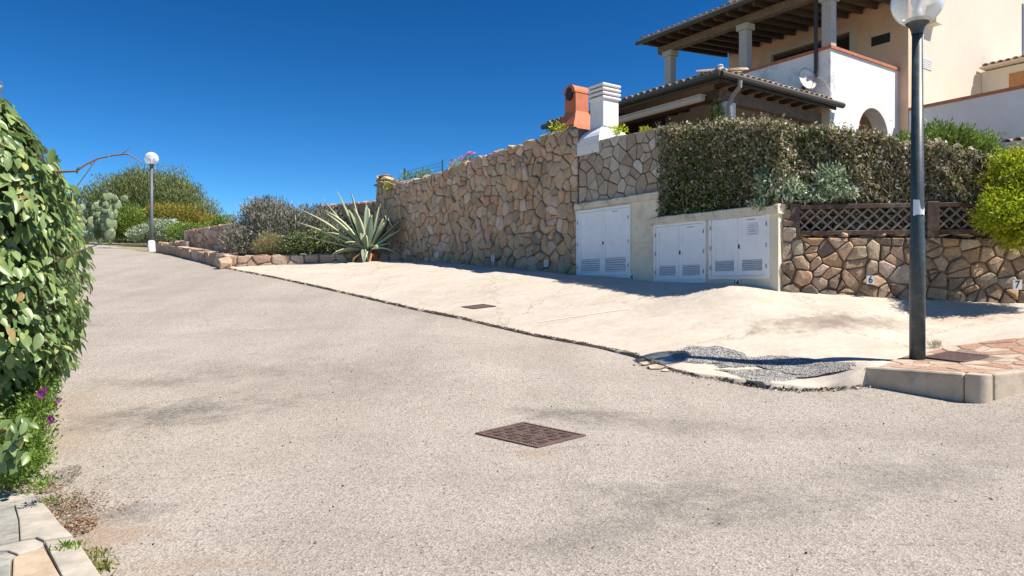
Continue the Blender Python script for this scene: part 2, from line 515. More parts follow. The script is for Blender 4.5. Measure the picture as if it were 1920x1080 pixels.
# the parking area rises evenly from the joint and levels off just before the walls
for px in (760, 830, 900, 980, 1060, 1140):
    w = wpt(px, 500)
    x, y = w[0] - 0.8180 * 0.72, w[1] - 0.5753 * 0.72
    px2 = 960 + F * x / y
    py2 = np.interp(px2, [740, 800, 900, 1000, 1085, 1240, 1350, 1467], [491, 494, 501, 511, 521, 532, 538, 547])
    z = CZ + (HY - py2 + (0.5 if px < 1200 else -1.0)) / F * y
    pad_pts.append((x, y, z))
    # partner on the joint, straight down the slope
    dj = (J1 - J0).normalized()
    v = Vector((x, y)) - J0
    sj = v.dot(dj)
    foot = J0 + dj * sj
    if sj < (J1 - J0).length:
        zj = float(np.interp(foot.y, [q[1] for q in jw[::-1]], [q[2] for q in jw[::-1]]))
        for t in (.3, .6, .85):
            pad_pts.append((foot.x + (x - foot.x) * t, foot.y + (y - foot.y) * t, zj + (z - zj) * (t + .06 * math.sin(math.pi * t))))
for (px, py, d) in ((1270, 662, 8.9), (1340, 656, 8.85), (1410, 664, 8.65), (1480, 670, 8.4), (1560, 676, 8.15), (1640, 680, 7.95), (1720, 668, 8.15)):
    lo = P3(px, py, d)
    up = wpt(px, np.interp(px, [1240, 1350, 1467], [532, 538, 547])) if px < 1467 else rpt(px, np.interp(px, [1467, 1560, 1732], [547, 553, 564]))
    if px < 1467:
        # level strip half a metre wide in front of the cupboards
        x, y = up[0] - 0.8180 * 0.5, up[1] - 0.5753 * 0.5
        py2 = np.interp(960 + F * x / y, [740, 800, 900, 1000, 1085, 1240, 1350, 1467], [491, 494, 501, 511, 521, 532, 538, 547])
        up = (x, y, CZ + (HY - py2) / F * y)
    for t in (0.0, .3, .6, 1.0 if px < 1467 else .85):
        pad_pts.append((lo.x + (up[0] - lo.x) * t, lo.y + (up[1] - lo.y) * t, lo.z + (up[2] - lo.z) * t))
PAD = tps(pad_pts)

def hit(px, py, surf, d0=2.5, d1=45):
    ds = np.arange(d0, d1, 0.02)
    a, b = (px - 960) / F, (HY - py) / F
    g = surf(a * ds, ds) - (CZ + b * ds)
    i = int(np.argmax(g > 0))
    d = ds[i]
    if i > 0:
        d = ds[i - 1] + 0.02 * (-g[i - 1]) / (g[i] - g[i - 1])
    return Vector((a * d, d, float(surf(a * d, d))))

def gridmesh(name, xs, ys, surf, mat, dz=0, kind='structure'):
    X, Y = np.meshgrid(xs, ys)
    Z = surf(X, Y) + dz
    v = np.stack([X.ravel(), Y.ravel(), Z.ravel()], 1)
    nx, ny = len(xs), len(ys)
    i = np.arange(nx - 1)[None, :] + np.arange(ny - 1)[:, None] * nx
    f = np.stack([i, i + 1, i + 1 + nx, i + nx], 2).reshape(-1, 4)
    return obj(name, v, f.tolist(), mat, smooth=True, kind=kind)

def strip(name, A, Bc, surf, mat, dz, nt_=24, skirt=0.0, kind='structure', tpow=1.0):
    """sheet between two matching plan polylines, following a ground surface"""
    n = len(A)
    vs, fs = [], []
    for i in range(n):
        for k in range(nt_ + 1):
            t = (k / nt_) ** tpow
            vs.append((A[i][0] * (1 - t) + Bc[i][0] * t, A[i][1] * (1 - t) + Bc[i][1] * t))
    q = np.array(vs)
    z = surf(q[:, 0], q[:, 1]) + dz
    v = [(a[0], a[1], c) for a, c in zip(vs, z)]
    for i in range(n - 1):
        for k in range(nt_):
            fs.append((i * (nt_ + 1) + k, (i + 1) * (nt_ + 1) + k, (i + 1) * (nt_ + 1) + k + 1, i * (nt_ + 1) + k + 1))
    if skirt:
        b0 = len(v)
        for i in range(n):
            p = v[i * (nt_ + 1)]
            v.append((p[0], p[1], p[2] - skirt))
        for i in range(n - 1):
            fs.append((b0 + i, b0 + i + 1, (i + 1) * (nt_ + 1), i * (nt_ + 1)))
    return obj(name, v, fs, mat, smooth=True, kind=kind)

def resample(poly, n):
    P = [Vector((p[0], p[1])) for p in poly]
    L = [0]
    for a, b in zip(P, P[1:]):
        L.append(L[-1] + (b - a).length)
    out = []
    for k in range(n):
        s = L[-1] * k / (n - 1)
        j = max(i for i in range(len(P)) if L[i] <= s + 1e-9)
        j = min(j, len(P) - 2)
        t = (s - L[j]) / max(1e-9, L[j + 1] - L[j])
        out.append(P[j] + (P[j + 1] - P[j]) * t)
    return out

# asphalt
def asphalt():
    m, nt, b = nodes('sunbleached_asphalt')
    p = posn(nt)
    base = noise(nt, 0.6, 6, 0.65, p)
    c = ramp(nt, base.outputs[0], [(0.3, (0.355, 0.31, 0.268)), (0.7, (0.43, 0.385, 0.338))])
    sp = noise(nt, 125, 3, 0.8, p)
    c = mix(nt, 0.9, c, ramp(nt, sp.outputs[0], [(0.30, 0.2), (0.42, 0.78), (0.55, 1.1), (0.72, 1.6)]), 'MULTIPLY')
    dk = noise(nt, 34, 2, 0.5, p)
    c = mix(nt, ramp(nt, dk.outputs[0], [(0.64, 0.0), (0.71, 0.75)]), c, (0.13, 0.12, 0.11))
    vo = N(nt, 'ShaderNodeTexVoronoi')
    vo.inputs['Scale'].default_value = 70
    nt.links.new(p, vo.inputs['Vector'])
    c = mix(nt, 0.55, c, ramp(nt, vo.outputs['Color'], [(0.1, 0.45), (0.5, 1.0), (0.95, 1.35)]), 'MULTIPLY')
    mp = N(nt, 'ShaderNodeMapping')
    mp.inputs['Scale'].default_value = (0.5, 1.3, 1)
    mp.inputs['Rotation'].default_value = (0, 0, -0.5)
    nt.links.new(p, mp.inputs['Vector'])
    n4 = noise(nt, 1.1, 8, 0.72, mp.outputs[0])
    c = mix(nt, ramp(nt, n4.outputs[0], [(0.50, 0.0), (0.72, 0.38)]), c, (0.26, 0.23, 0.2))
    tm = N(nt, 'ShaderNodeMapping')
    tm.inputs['Rotation'].default_value = (0, 0, -0.45)
    tm.inputs['Scale'].default_value = (1.0, 0.09, 1)
    nt.links.new(p, tm.inputs['Vector'])
    tr_ = noise(nt, 1.5, 5, 0.6, tm.outputs[0])
    c = mix(nt, 0.35, c, ramp(nt, tr_.outputs[0], [(0.35, 0.84), (0.5, 1.0), (0.65, 1.12)]), 'MULTIPLY')
    ck = N(nt, 'ShaderNodeTexVoronoi', feature='DISTANCE_TO_EDGE')
    ck.inputs['Scale'].default_value = 0.3
    wv = N(nt, 'ShaderNodeVectorMath', operation='ADD')
    nt.links.new(p, wv.inputs[0])
    nt.links.new(noise(nt, 1.6, 8, 0.75, p).outputs['Color'], wv.inputs[1])
    nt.links.new(wv.outputs[0], ck.inputs['Vector'])
    ckm = math_(nt, 'MULTIPLY', ramp(nt, ck.outputs['Distance'], [(0.0, 0.7), (0.004, 0.0)]), ramp(nt, noise(nt, .5, 3, .5, p).outputs[0], [(0.5, 0.0), (0.6, 1.0)]))
    c = mix(nt, ckm, c, (0.14, 0.12, 0.1))
    gr_ = ramp(nt, noise(nt, 22, 5, .8, p).outputs[0], [(0.38, 0.35), (0.6, 1.25)])
    grey = (0.16, 0.145, 0.13)
    for (px, py, rx, ry, ro, am) in ((330, 775, 1.0, 0.4, 0.3, 0.85), (240, 965, 0.3, 0.16, 0.5, 0.9), (1310, 930, 1.0, 0.3, -0.2, 0.6), (1250, 960, 0.5, 0.15, 0.4, 0.6), (1700, 900, 0.9, 0.3, 0.3, 0.5), (420, 690, 1.2, 0.3, -0.5, 0.4), (1300, 800, 1.2, 0.25, -0.3, 0.4), (700, 700, 1.5, 0.4, -0.6, 0.3),
                                     (1080, 775, 0.7, 0.22, -0.2, 0.75), (300, 715, 0.9, 0.25, 0.1, 0.6), (1100, 1010, 0.7, 0.2, 0.4, 0.5),
                                     (800, 590, 2.2, 0.4, -0.7, 0.2), (1750, 820, 0.8, 0.3, 0, 0.25), (150, 610, 0.6, 0.15, 0, 0.5)):
        g = hit(px, py, ROAD)
        k = blob(nt, p, g.x, g.y, rx * 1.15, ry * 1.5, ro, (0.1, 1.3), 1.0, 3.0)
        c = mix(nt, math_(nt, 'MULTIPLY', math_(nt, 'MULTIPLY', k, gr_), am, True), c, grey)
    for (px, py, rx, ry, ro, am) in ((120, 830, 0.35, 1.2, 0.3, 0.28), (190, 1010, 0.35, 0.35, 0, 0.6), (140, 760, 0.3, 1.0, 0.4, 0.25), (330, 1060, 0.5, 0.15, 0, 0.35), (1010, 850, 0.2, 0.12, 0, 0.5)):
        g = hit(px, py, ROAD)
        k = blob(nt, p, g.x, g.y, rx, ry, ro, (0.2, 1.3), 0.8, 4)
        c = mix(nt, math_(nt, 'MULTIPLY', k, am), c, (0.34, 0.235, 0.15))
    nt.links.new(c, b.inputs['Base Color'])
    b.inputs['Roughness'].default_value = 0.92
    b.inputs['Specular IOR Level'].default_value = 0.25
    bump(nt, b, math_(nt, 'ADD', sp.outputs[0], vo.outputs['Distance']), 0.55, 0.012)
    return m
M['asphalt'] = asphalt()

def concrete():
    m, nt, b = nodes('pale_concrete')
    p = posn(nt)
    base = noise(nt, 0.7, 6, 0.6, p)
    c = ramp(nt, base.outputs[0], [(0.3, (0.55, 0.48, 0.40)), (0.7, (0.61, 0.54, 0.455))])
    sp = noise(nt, 60, 4, 0.7, p)
    c = mix(nt, 0.35, c, ramp(nt, sp.outputs[0], [(0.3, 0.7), (0.7, 1.2)]), 'MULTIPLY')
    mp = N(nt, 'ShaderNodeMapping')
    mp.inputs['Scale'].default_value = (0.6, 1.5, 1)
    mp.inputs['Rotation'].default_value = (0, 0, -0.4)
    nt.links.new(p, mp.inputs['Vector'])
    n4 = noise(nt, 1.2, 8, 0.75, mp.outputs[0])
    c = mix(nt, ramp(nt, n4.outputs[0], [(0.46, 0.0), (0.70, 0.55)]), c, (0.40, 0.34, 0.27))
    fine = noise(nt, 9, 8, 0.8, p)
    c = mix(nt, 0.5, c, ramp(nt, fine.outputs[0], [(0.32, 0.72), (0.6, 1.12)]), 'MULTIPLY')
    cr = N(nt, 'ShaderNodeTexVoronoi', feature='DISTANCE_TO_EDGE')
    cr.inputs['Scale'].default_value = 0.42
    wv = N(nt, 'ShaderNodeVectorMath', operation='ADD')
    wn_ = noise(nt, 2.2, 6, 0.7, p)
    nt.links.new(p, wv.inputs[0])
    nt.links.new(wn_.outputs['Color'], wv.inputs[1])
    nt.links.new(wv.outputs[0], cr.inputs['Vector'])
    c = mix(nt, ramp(nt, cr.outputs['Distance'], [(0.0, 0.75), (0.006, 0.0)]), c, (0.22, 0.17, 0.12))
    for (px, py, rx, ry, ro, am, col) in ((1235, 582, 0.5, 0.4, 0.3, 0.42, (0.36, 0.31, 0.25)), (1560, 607, 1.1, 0.36, -0.1, 1.0, (0.26, 0.22, 0.17)),
                                     (1450, 622, 0.35, 0.12, 0, 0.5, (0.3, 0.26, 0.2)), (1800, 600, 0.8, 0.25, 0, 0.5, (0.4, 0.28, 0.18)),
                                     (1500, 575, 1.2, 0.15, -0.3, 0.35, (0.4, 0.32, 0.23)), (700, 540, 0.8, 0.3, -0.8, 0.25, (0.4, 0.34, 0.27)),
                                     (790, 550, 0.5, 0.2, -0.8, 0.3, (0.4, 0.34, 0.27)), (1700, 655, 0.5, 0.1, 0, 0.45, (0.38, 0.27, 0.18))):
        g = hit(px, py, PAD)
        k = blob(nt, p, g.x, g.y, rx, ry, ro, (0.1, 1.2), 0.9, 4)
        c = mix(nt, math_(nt, 'MULTIPLY', k, am), c, col)
    nt.links.new(c, b.inputs['Base Color'])
    b.inputs['Roughness'].default_value = 0.9
    b.inputs['Specular IOR Level'].default_value = 0.25
    bump(nt, b, sp.outputs[0], 0.3, 0.008)
    return m
M['concrete'] = concrete()

def gravelm():
    m, nt, b = nodes('grey_gravel_asphalt')
    p = posn(nt)
    vo = N(nt, 'ShaderNodeTexVoronoi')
    vo.inputs['Scale'].default_value = 55
    nt.links.new(p, vo.inputs['Vector'])
    n2 = noise(nt, 6, 4, .6, p)
    c = ramp(nt, vo.outputs['Color'], [(0.1, (0.11, 0.105, 0.1)), (0.5, (0.29, 0.28, 0.265)), (0.95, (0.52, 0.5, 0.47))])
    c = mix(nt, .6, c, ramp(nt, n2.outputs[0], [(0.3, .7), (.7, 1.3)]), 'MULTIPLY')
    nt.links.new(c, b.inputs['Base Color'])
    b.inputs['Roughness'].default_value = 0.95
    bump(nt, b, vo.outputs['Distance'], 0.9, 0.02)
    return m
M['gravel'] = gravelm()

def nonuni(*segs):
    out = []
    for a, b, s in segs:
        out += list(np.arange(a, b, s))
    out.append(segs[-1][1])
    return np.array(out)

# the land itself (soil) a little below the road and reaching the horizon
def LAND(x, y):
    x = np.asarray(x, float)
    y = np.asarray(y, float)
    xc = np.clip(x, -22, 16)
    yc = np.clip(y, -8, 44)
    return ROAD(xc, yc)
gx = nonuni((-1500, -300, 300), (-300, -60, 40), (-60, -22, 4), (-22, 18, 0.8), (18, 60, 6), (60, 300, 40), (300, 1500, 300))
gy = nonuni((-1500, -300, 300), (-300, -40, 40), (-40, -8, 4), (-8, 46, 0.8), (46, 100, 6), (100, 300, 40), (300, 1500, 300))
ground = gridmesh('ground', gx, gy, LAND, simple('dry_ground', (0.27, 0.23, 0.13), 1, 0.3, 3, 0.5, 20), dz=-0.05)

# road sheet: right edge is the joint, left edge beyond the left hedge
ROADEDGE = [(-3.9, 2.2), (-3.9, 4.0), (-4.7, 6.0), (-8.3, 12.0), (-12.5, 20.0), (-18.5, 29.0), (-22.0, 33.5)]
rr = [(9, 1.0), (9, 4.0), (9, 7.2), (7.0, 7.6), (4.6, 7.9), (2.6, 8.3), (1.6, 8.75)] + [tuple(joint(p)) for p in (1100, 1000, 869, 775, 619, 519, 420)] + [(-8.6, 20.9), (-15.4, 29.3), (-19.6, 33.8)]
Lr = [Vector((-3.0, -3.0))] + [Vector(q) for q in ROADEDGE]
Rr = [Vector((9, -3.0))] + [Vector(q) for q in rr]
strip('road', resample(Lr, 200), resample(Rr, 200), ROAD, M['asphalt'], 0.0, nt_=60)

# concrete pad
brk = [(1215, 676), (1245, 690), (1300, 704), (1340, 711), (1400, 722), (1450, 730), (1500, 733), (1560, 731), (1612, 727)]
brkw = [hit(*q, ROAD) for q in brk]
swb = [hit(1612, 697, PAD), hit(1645, 684, PAD), hit(1700, 672, PAD), hit(1780, 655, PAD), hit(1850, 645, PAD), hit(1920, 636, PAD), Vector((8.5, 8.6, 0)), Vector((12, 9.0, 0))]
Jc = [Vector(q[:2]) for q in jw] + [Vector(q[:2]) for q in brkw] + [Vector(q[:2]) for q in swb]
Wc = [Vector(J0) + Vector((0.0, 0.0))] + [Vector((-5.6, 20.25)), Vector((-3.3, 20.45))] + [Vector(q[:2]) for q in WALLBASE[1:]] + [Vector(q[:2]) for q in RB] + [Vector((9, 9.6)), Vector((12, 9.3))]
Wc = [w + (B2 * 0.15 if i > 2 else Vector((0, 0.12))) for i, w in enumerate(Wc)]
Ja = resample(Jc, 260)
# match wall parameter so cross lines stay short
Wa = resample(Wc, 260)
Ja2 = []
for i, q in enumerate(Ja):
    e = 0.012 * math.sin(i * 1.7) + U(-0.012, 0.012)
    Ja2.append(q + Vector((e, e)))
strip('parking_pad', Ja2, Wa, PAD, M['concrete'], 0.022, nt_=70, skirt=0.2, tpow=1.3)

# dark crack with soil along the joint
cv, cf = [], []
seg = resample([Vector(q[:2]) for q in jw], 240)
for i, q in enumerate(seg):
    f = i / 239
    w = 0.004 + 0.03 * min(1, f * 2.2) * (0.4 + 0.6 * abs(math.sin(i * 0.37) * math.cos(i * 0.11 + 1))) + U(0, 0.012) * f
    nrm = Vector((-0.75, -0.66))
    for s in (-0.01, w):
        p = q + nrm * s
        cv.append((p.x, p.y, float(ROAD(p.x, p.y)) + 0.006 + (0.022 if s < 0 else 0)))
for i in range(239):
    cf.append((2 * i, 2 * i + 2, 2 * i + 3, 2 * i + 1))
obj('soil_seam', cv, cf, simple('dark_crack_soil', (0.055, 0.042, 0.03), 1, 0.4, 20), kind='structure')

# ------------------------------------------------------------------ generic leaf cloud
def leaves(name, C, D, Nn, L, W, mat, parent=None, kind='stuff', fold=0.25, asarr=False):
    C = np.asarray(C, float)
    n = len(C)
    D = D / (np.linalg.norm(D, axis=1, keepdims=True) + 1e-9)
    Sd = np.cross(D, Nn)
    Sd /= (np.linalg.norm(Sd, axis=1, keepdims=True) + 1e-9)
    Nv = np.cross(Sd, D)
    L = np.broadcast_to(np.asarray(L, float), (n,))[:, None]
    W = np.broadcast_to(np.asarray(W, float), (n,))[:, None]
    v = np.empty((n, 4, 3))
    v[:, 0] = C - D * L * 0.5
    v[:, 1] = C + Sd * W * 0.5 + Nv * W * fold
    v[:, 2] = C + D * L * 0.5
    v[:, 3] = C - Sd * W * 0.5 + Nv * W * fold
    v = v.reshape(-1, 3)
    base = parent.get('_b') if parent is not None else (0, 0, 0)
    v = v - np.array(base[:])
    me = bpy.data.meshes.new(name)
    me.vertices.add(len(v))
    me.vertices.foreach_set('co', v.ravel())
    me.loops.add(4 * n)
    me.loops.foreach_set('vertex_index', np.arange(4 * n))
    me.polygons.add(n)
    me.polygons.foreach_set('loop_start', np.arange(0, 4 * n, 4))
    me.update(calc_edges=True)
    me.materials.append(mat)
    o = bpy.data.objects.new(name, me)
    COL.objects.link(o)
    if parent is not None:
        o.parent = parent
        o['_b'] = base
    if kind:
        o['kind'] = kind
    return o

rng = np.random.default_rng(5)
def rdir(n):
    d = rng.normal(size=(n, 3))
    return d / np.linalg.norm(d, axis=1, keepdims=True)

def blobs_pts(bl, n, inner=0.55, lump=0.25):
    """points in the outer shell of several ellipsoids (cx,cy,cz,rx,ry,rz)"""
    vol = np.array([b[3] * b[5] for b in bl])
    ks = rng.choice(len(bl), n, p=vol / vol.sum())
    B = np.array(bl)[ks]
    d = rdir(n)
    r = inner + (1 - inner) * rng.random(n) ** 0.6
    ph = rng.random(3) * 6
    w = 1 + lump * (np.sin(d[:, 0] * 7 + ph[0] + B[:, 0] * 3) * np.sin(d[:, 2] * 8 + ph[1]) * 0.6 + 0.4 * np.sin(d[:, 1] * 13 + d[:, 2] * 11 + ph[2]))
    P = B[:, :3] + d * (r * w)[:, None] * B[:, 3:6]
    return P, d

def bush(parent, bl, n, L, W, mat, name='foliage', up=0.4, outw=0.8, rnd=0.8, floor=None, lump=0.25, inner=0.5):
    P, d = blobs_pts(bl, n, inner, lump)
    if floor is not None:
        k = P[:, 2] > floor
        P, d = P[k], d[k]
    m = len(P)
    D = d * outw + rdir(m) * rnd + np.array([0, 0, up])
    Nn = rdir(m) * 0.6 + d + np.array([0, 0, 0.4])
    Ls = L * (0.6 + 0.8 * rng.random(m))
    Ws = W * (0.6 + 0.8 * rng.random(m))
    return leaves(name, P, D, Nn, Ls, Ws, mat, parent)

def trunks(parent, base, tops, r, mat, name='trunk'):
    mb = MB()
    for t in tops:
        b = Vector(base) + Vector((U(-.1, .1), U(-.1, .1), 0))
        t = Vector(t)
        mid = (b + t) * 0.5 + Vector((U(-.15, .15), U(-.15, .15), U(0, .1)))
        mb.tube([b, mid, t], [r, r * 0.7, r * 0.3], 6)
    return mb.build(name, mat, parent)

# ------------------------------------------------------------------ stone faces
def clip(poly, nx, ny, c):
    out = []
    n = len(poly)
    for i in range(n):
        a, b = poly[i], poly[(i + 1) % n]
        da = a[0] * nx + a[1] * ny - c
        db = b[0] * nx + b[1] * ny - c
        if da <= 0:
            out.append(a)
        if (da < 0 < db) or (db < 0 < da):
            t = da / (da - db)
            out.append((a[0] + (b[0] - a[0]) * t, a[1] + (b[1] - a[1]) * t))
    return out

def inside(p, poly):
    x, y = p
    c = False
    n = len(poly)
    for i in range(n):
        (x1, y1), (x2, y2) = poly[i], poly[(i + 1) % n]
        if (y1 > y) != (y2 > y) and x < (x2 - x1) * (y - y1) / (y2 - y1) + x1:
            c = not c
    return c

def seeds_in(poly, sw, sh, jit=0.42, var=0.0, rg=R):
    x0, x1 = min(p[0] for p in poly), max(p[0] for p in poly)
    y0, y1 = min(p[1] for p in poly), max(p[1] for p in poly)
    out = []
    y = y0 + sh * 0.4
    row = 0
    while y < y1 + sh * 0.3:
        x = x0 + sw * (0.3 + 0.5 * (row % 2)) + rg.uniform(-.2, .2) * sw
        hh = sh * rg.uniform(1 - var, 1 + var)
        while x < x1 + sw * 0.2:
            st = sw * rg.uniform(1 - var, 1 + var)
            q = (x + rg.uniform(-jit, jit) * st, y + rg.uniform(-jit, jit) * hh)
            if inside(q, poly):
                out.append(q)
                if var and rg.random() < 0.13:
                    q2 = (q[0] + rg.uniform(-.3, .3) * sw, q[1] + rg.uniform(.3, .45) * sh)
                    if inside(q2, poly):
                        out.append(q2)
            x += st
        y += hh * 0.95
        row += 1
    return out

def cells(poly, sd, ax=1.0):
    res = []
    for i, s in enumerate(sd):
        near = sorted((q for k, q in enumerate(sd) if k != i), key=lambda q: (q[0] - s[0]) ** 2 + (q[1] - s[1]) ** 2)[:22]
        c = list(poly)
        for q in near:
            nx, ny = (q[0] - s[0]), (q[1] - s[1])
            mx, my = (q[0] + s[0]) / 2, (q[1] + s[1]) / 2
            c = clip(c, nx, ny, nx * mx + ny * my)
            if len(c) < 3:
                break
        if len(c) >= 3:
            res.append(c)
    return res

def area_cent(c):
    A = cx = cy = 0
    n = len(c)
    for i in range(n):
        x1, y1 = c[i]
        x2, y2 = c[(i + 1) % n]
        k = x1 * y2 - x2 * y1
        A += k
        cx += (x1 + x2) * k
        cy += (y1 + y2) * k
    if abs(A) < 1e-9:
        return 0, c[0][0], c[0][1]
    return A / 2, cx / (3 * A), cy / (3 * A)

def tidy(c, mn):
    out = []
    for p in c:
        if not out or math.hypot(p[0] - out[-1][0], p[1] - out[-1][1]) > mn:
            out.append(p)
    if len(out) > 2 and math.hypot(out[0][0] - out[-1][0], out[0][1] - out[-1][1]) <= mn:
        out.pop()
    return out

def place_stones(name, cl, T, mat, parent, gap=0.012, h=(0.03, 0.06), back=0.05, flat=False, cut=True, tilt=0.25, mat2=None, limit=300):
    """each cell becomes one stone: skirt, rounded shoulder and tilted uneven cap"""
    cnt = 0
    rest = MB()
    for c in cl:
        a, cx, cy = area_cent(c)
        if abs(a) < 0.0012:
            continue
        if a < 0:
            c = c[::-1]
        c = tidy(c, 0.02)
        if len(c) < 3:
            continue
        r = math.sqrt(abs(a) / math.pi)
        k = max(0.5, 1 - gap / r)
        if cut and len(c) <= 8:
            q = []
            n = len(c)
            for i in range(n):
                p, pr, nx = c[i], c[i - 1], c[(i + 1) % n]
                f1, f2 = R.uniform(0.04, 0.17), R.uniform(0.04, 0.17)
                q.append((p[0] + (pr[0] - p[0]) * f1, p[1] + (pr[1] - p[1]) * f1))
                q.append((p[0] + (nx[0] - p[0]) * f2, p[1] + (nx[1] - p[1]) * f2))
            c = tidy(q, 0.012)
        n = len(c)
        H = R.uniform(*h)
        tx, ty = R.uniform(-tilt, tilt), R.uniform(-tilt, tilt)
        vs = []
        for (sc, z) in ((k, -back), (k, H * 0.55), (k * (0.9 if flat else 0.82), H)):
            for p in c:
                j = 0.0 if z < 0 else r * 0.05
                x = cx + (p[0] - cx) * sc + R.uniform(-j, j)
                y = cy + (p[1] - cy) * sc + R.uniform(-j, j)
                zz = z if z < 0 else z + (x - cx) * tx * 0.5 + (y - cy) * ty * 0.5 + R.uniform(-.1, .1) * H
                vs.append(T(x, y, zz))
        vs.append(T(cx + R.uniform(-.2, .2) * r, cy + R.uniform(-.2, .2) * r, H * (1.02 if flat else 1.2)))
        fs = []
        for l in range(2):
            for i in range(n):
                fs.append((l * n + i, l * n + (i + 1) % n, (l + 1) * n + (i + 1) % n, (l + 1) * n + i))
        for i in range(n):
            fs.append((2 * n + i, 2 * n + (i + 1) % n, 3 * n))
        cnt += 1
        mm = mat2 if (mat2 and R.random() < 0.25) else mat
        if cnt <= limit:
            obj(name, vs, fs, mm, parent)
        else:
            rest.add(vs, fs)
    if rest.v:
        rest.build(name, mat, parent, kind='stuff')
    return cnt

# frames: tall wall frame (u runs towards the camera/right, y = height, n out of the wall)
A3 = Vector((A2.x, A2.y, 0))
NW = Vector((-B2.x, -B2.y, 0))
WO3 = Vector((WO.x, WO.y, 0))
def TW(u, z, n):
    return WO3 - A3 * u + Vector((0, 0, z)) + NW * n
def UW(px, py):
    a = (px - 960) / F
    t = (14 * a - 1.282) / (0.7033 + a)
    return (t / 0.818, CZ + (HY - py) / F * (14 - t))

def rock(name, c, s, mat, parent, n=14):
    bm = bmesh.new()
    for _ in range(n):
        d = Vector((R.gauss(0, 1), R.gauss(0, 1), R.gauss(0, 1))).normalized() * U(0.8, 1.05)
        bm.verts.new((c[0] + d.x * s[0], c[1] + d.y * s[1], c[2] + d.z * s[2]))
    r = bmesh.ops.convex_hull(bm, input=bm.verts)
    bmesh.ops.delete(bm, geom=[g for g in r['geom_interior'] if isinstance(g, bmesh.types.BMVert)], context='VERTS')
    bm.verts.index_update()
    vs = [v.co[:] for v in bm.verts]
    fs = [tuple(v.index for v in f.verts) for f in bm.faces]
    bm.free()
    return obj(name, vs, fs, mat, parent)

def zr(px_z):            # height above the eye -> world height
    return px_z + CZ

# ------------------------------------------------------------------ tall rubble wall
t = thing('stone_wall', 'tall tan rubble stone retaining wall running uphill, left of the white cupboards', 'stone wall', TW(-4.5, 1.6, -0.2))
top = [UW(*q) for q in ((706, 345), (722, 338), (740, 345), (770, 340), (800, 331), (830, 322), (850, 312), (880, 302), (900, 294), (940, 282), (1000, 263), (1040, 248), (1084, 240))]
bot = [UW(*q) for q in ((1084, 530), (1000, 522), (900, 512), (800, 503), (740, 500), (703, 500))]
poly = [(u, z) for u, z in top] + [(u, z) for u, z in bot]
poly = poly[::-1]
MB().prism(poly, -0.5, -0.01, TW).build('mortar', M['mortar'], t)
cl = cells(poly, seeds_in(poly, 0.235, 0.265, 0.45, 0.45))
cl.sort(key=lambda c: -abs(area_cent(c)[0]) * (1.0 + 0.05 * area_cent(c)[1]) ** 2)
place_stones('stone', cl, TW, M['stone'], t, gap=0.008, h=(0.01, 0.06), back=0.04, tilt=0.3, limit=255)
for i in range(len(top) - 1):
    n = max(1, int(abs(top[i + 1][0] - top[i][0]) / 0.42))
    for k in range(n):
        f = (k + 0.5) / n
        u, z = top[i][0] + (top[i + 1][0] - top[i][0]) * f, top[i][1] + (top[i + 1][1] - top[i][1]) * f
        rock('stone', TW(u, z + 0.01, -0.15), (U(.16, .24), U(.16, .26), U(.06, .1)), M['stone'], t)
for k in range(9):
    z = 1.0 + k * 0.31 + CZ * 0.6
    if z < zr(3.3):
        rock('stone', TW(-9.0 + U(-.16, .08), z + 0.35, -0.12), (U(.16, .24), U(.2, .26), U(.12, .17)), M['stone'], t)
for dx_, dz_, w_ in ((-9.0, 3.1, .3), (-8.7, 3.14, .34), (-8.95, 3.22, .26), (-8.7, 3.25, .28), (-8.85, 3.33, .24)):
    rock('stone', TW(dx_, zr(dz_), -0.12), (w_, .25, .07), M['lowstone'] if dz_ > 3.3 else M['stone'], t, 20)

# ------------------------------------------------------------------ flagstone wall over the first cupboard
t = thing('flagstone_wall', 'grey brown crazy flagstone wall between the tall rubble wall and the hedge', 'stone wall', TW(1.1, zr(1.6), -0.2))
poly = [(0.02, zr(1.55)), (2.3, zr(1.55)), (2.3, zr(2.76)), (1.6, zr(2.77)), (0.9, zr(2.8)), (0.02, zr(2.79))]
MB().prism(poly, -0.5, -0.02, TW).build('mortar', M['mortar'], t)
cl = cells(poly, seeds_in(poly, 0.24, 0.22, 0.5, 0.4))
place_stones('stone', cl, TW, M['flag'], t, gap=0.011, h=(0.008, 0.018), flat=True, cut=False, tilt=0.06)

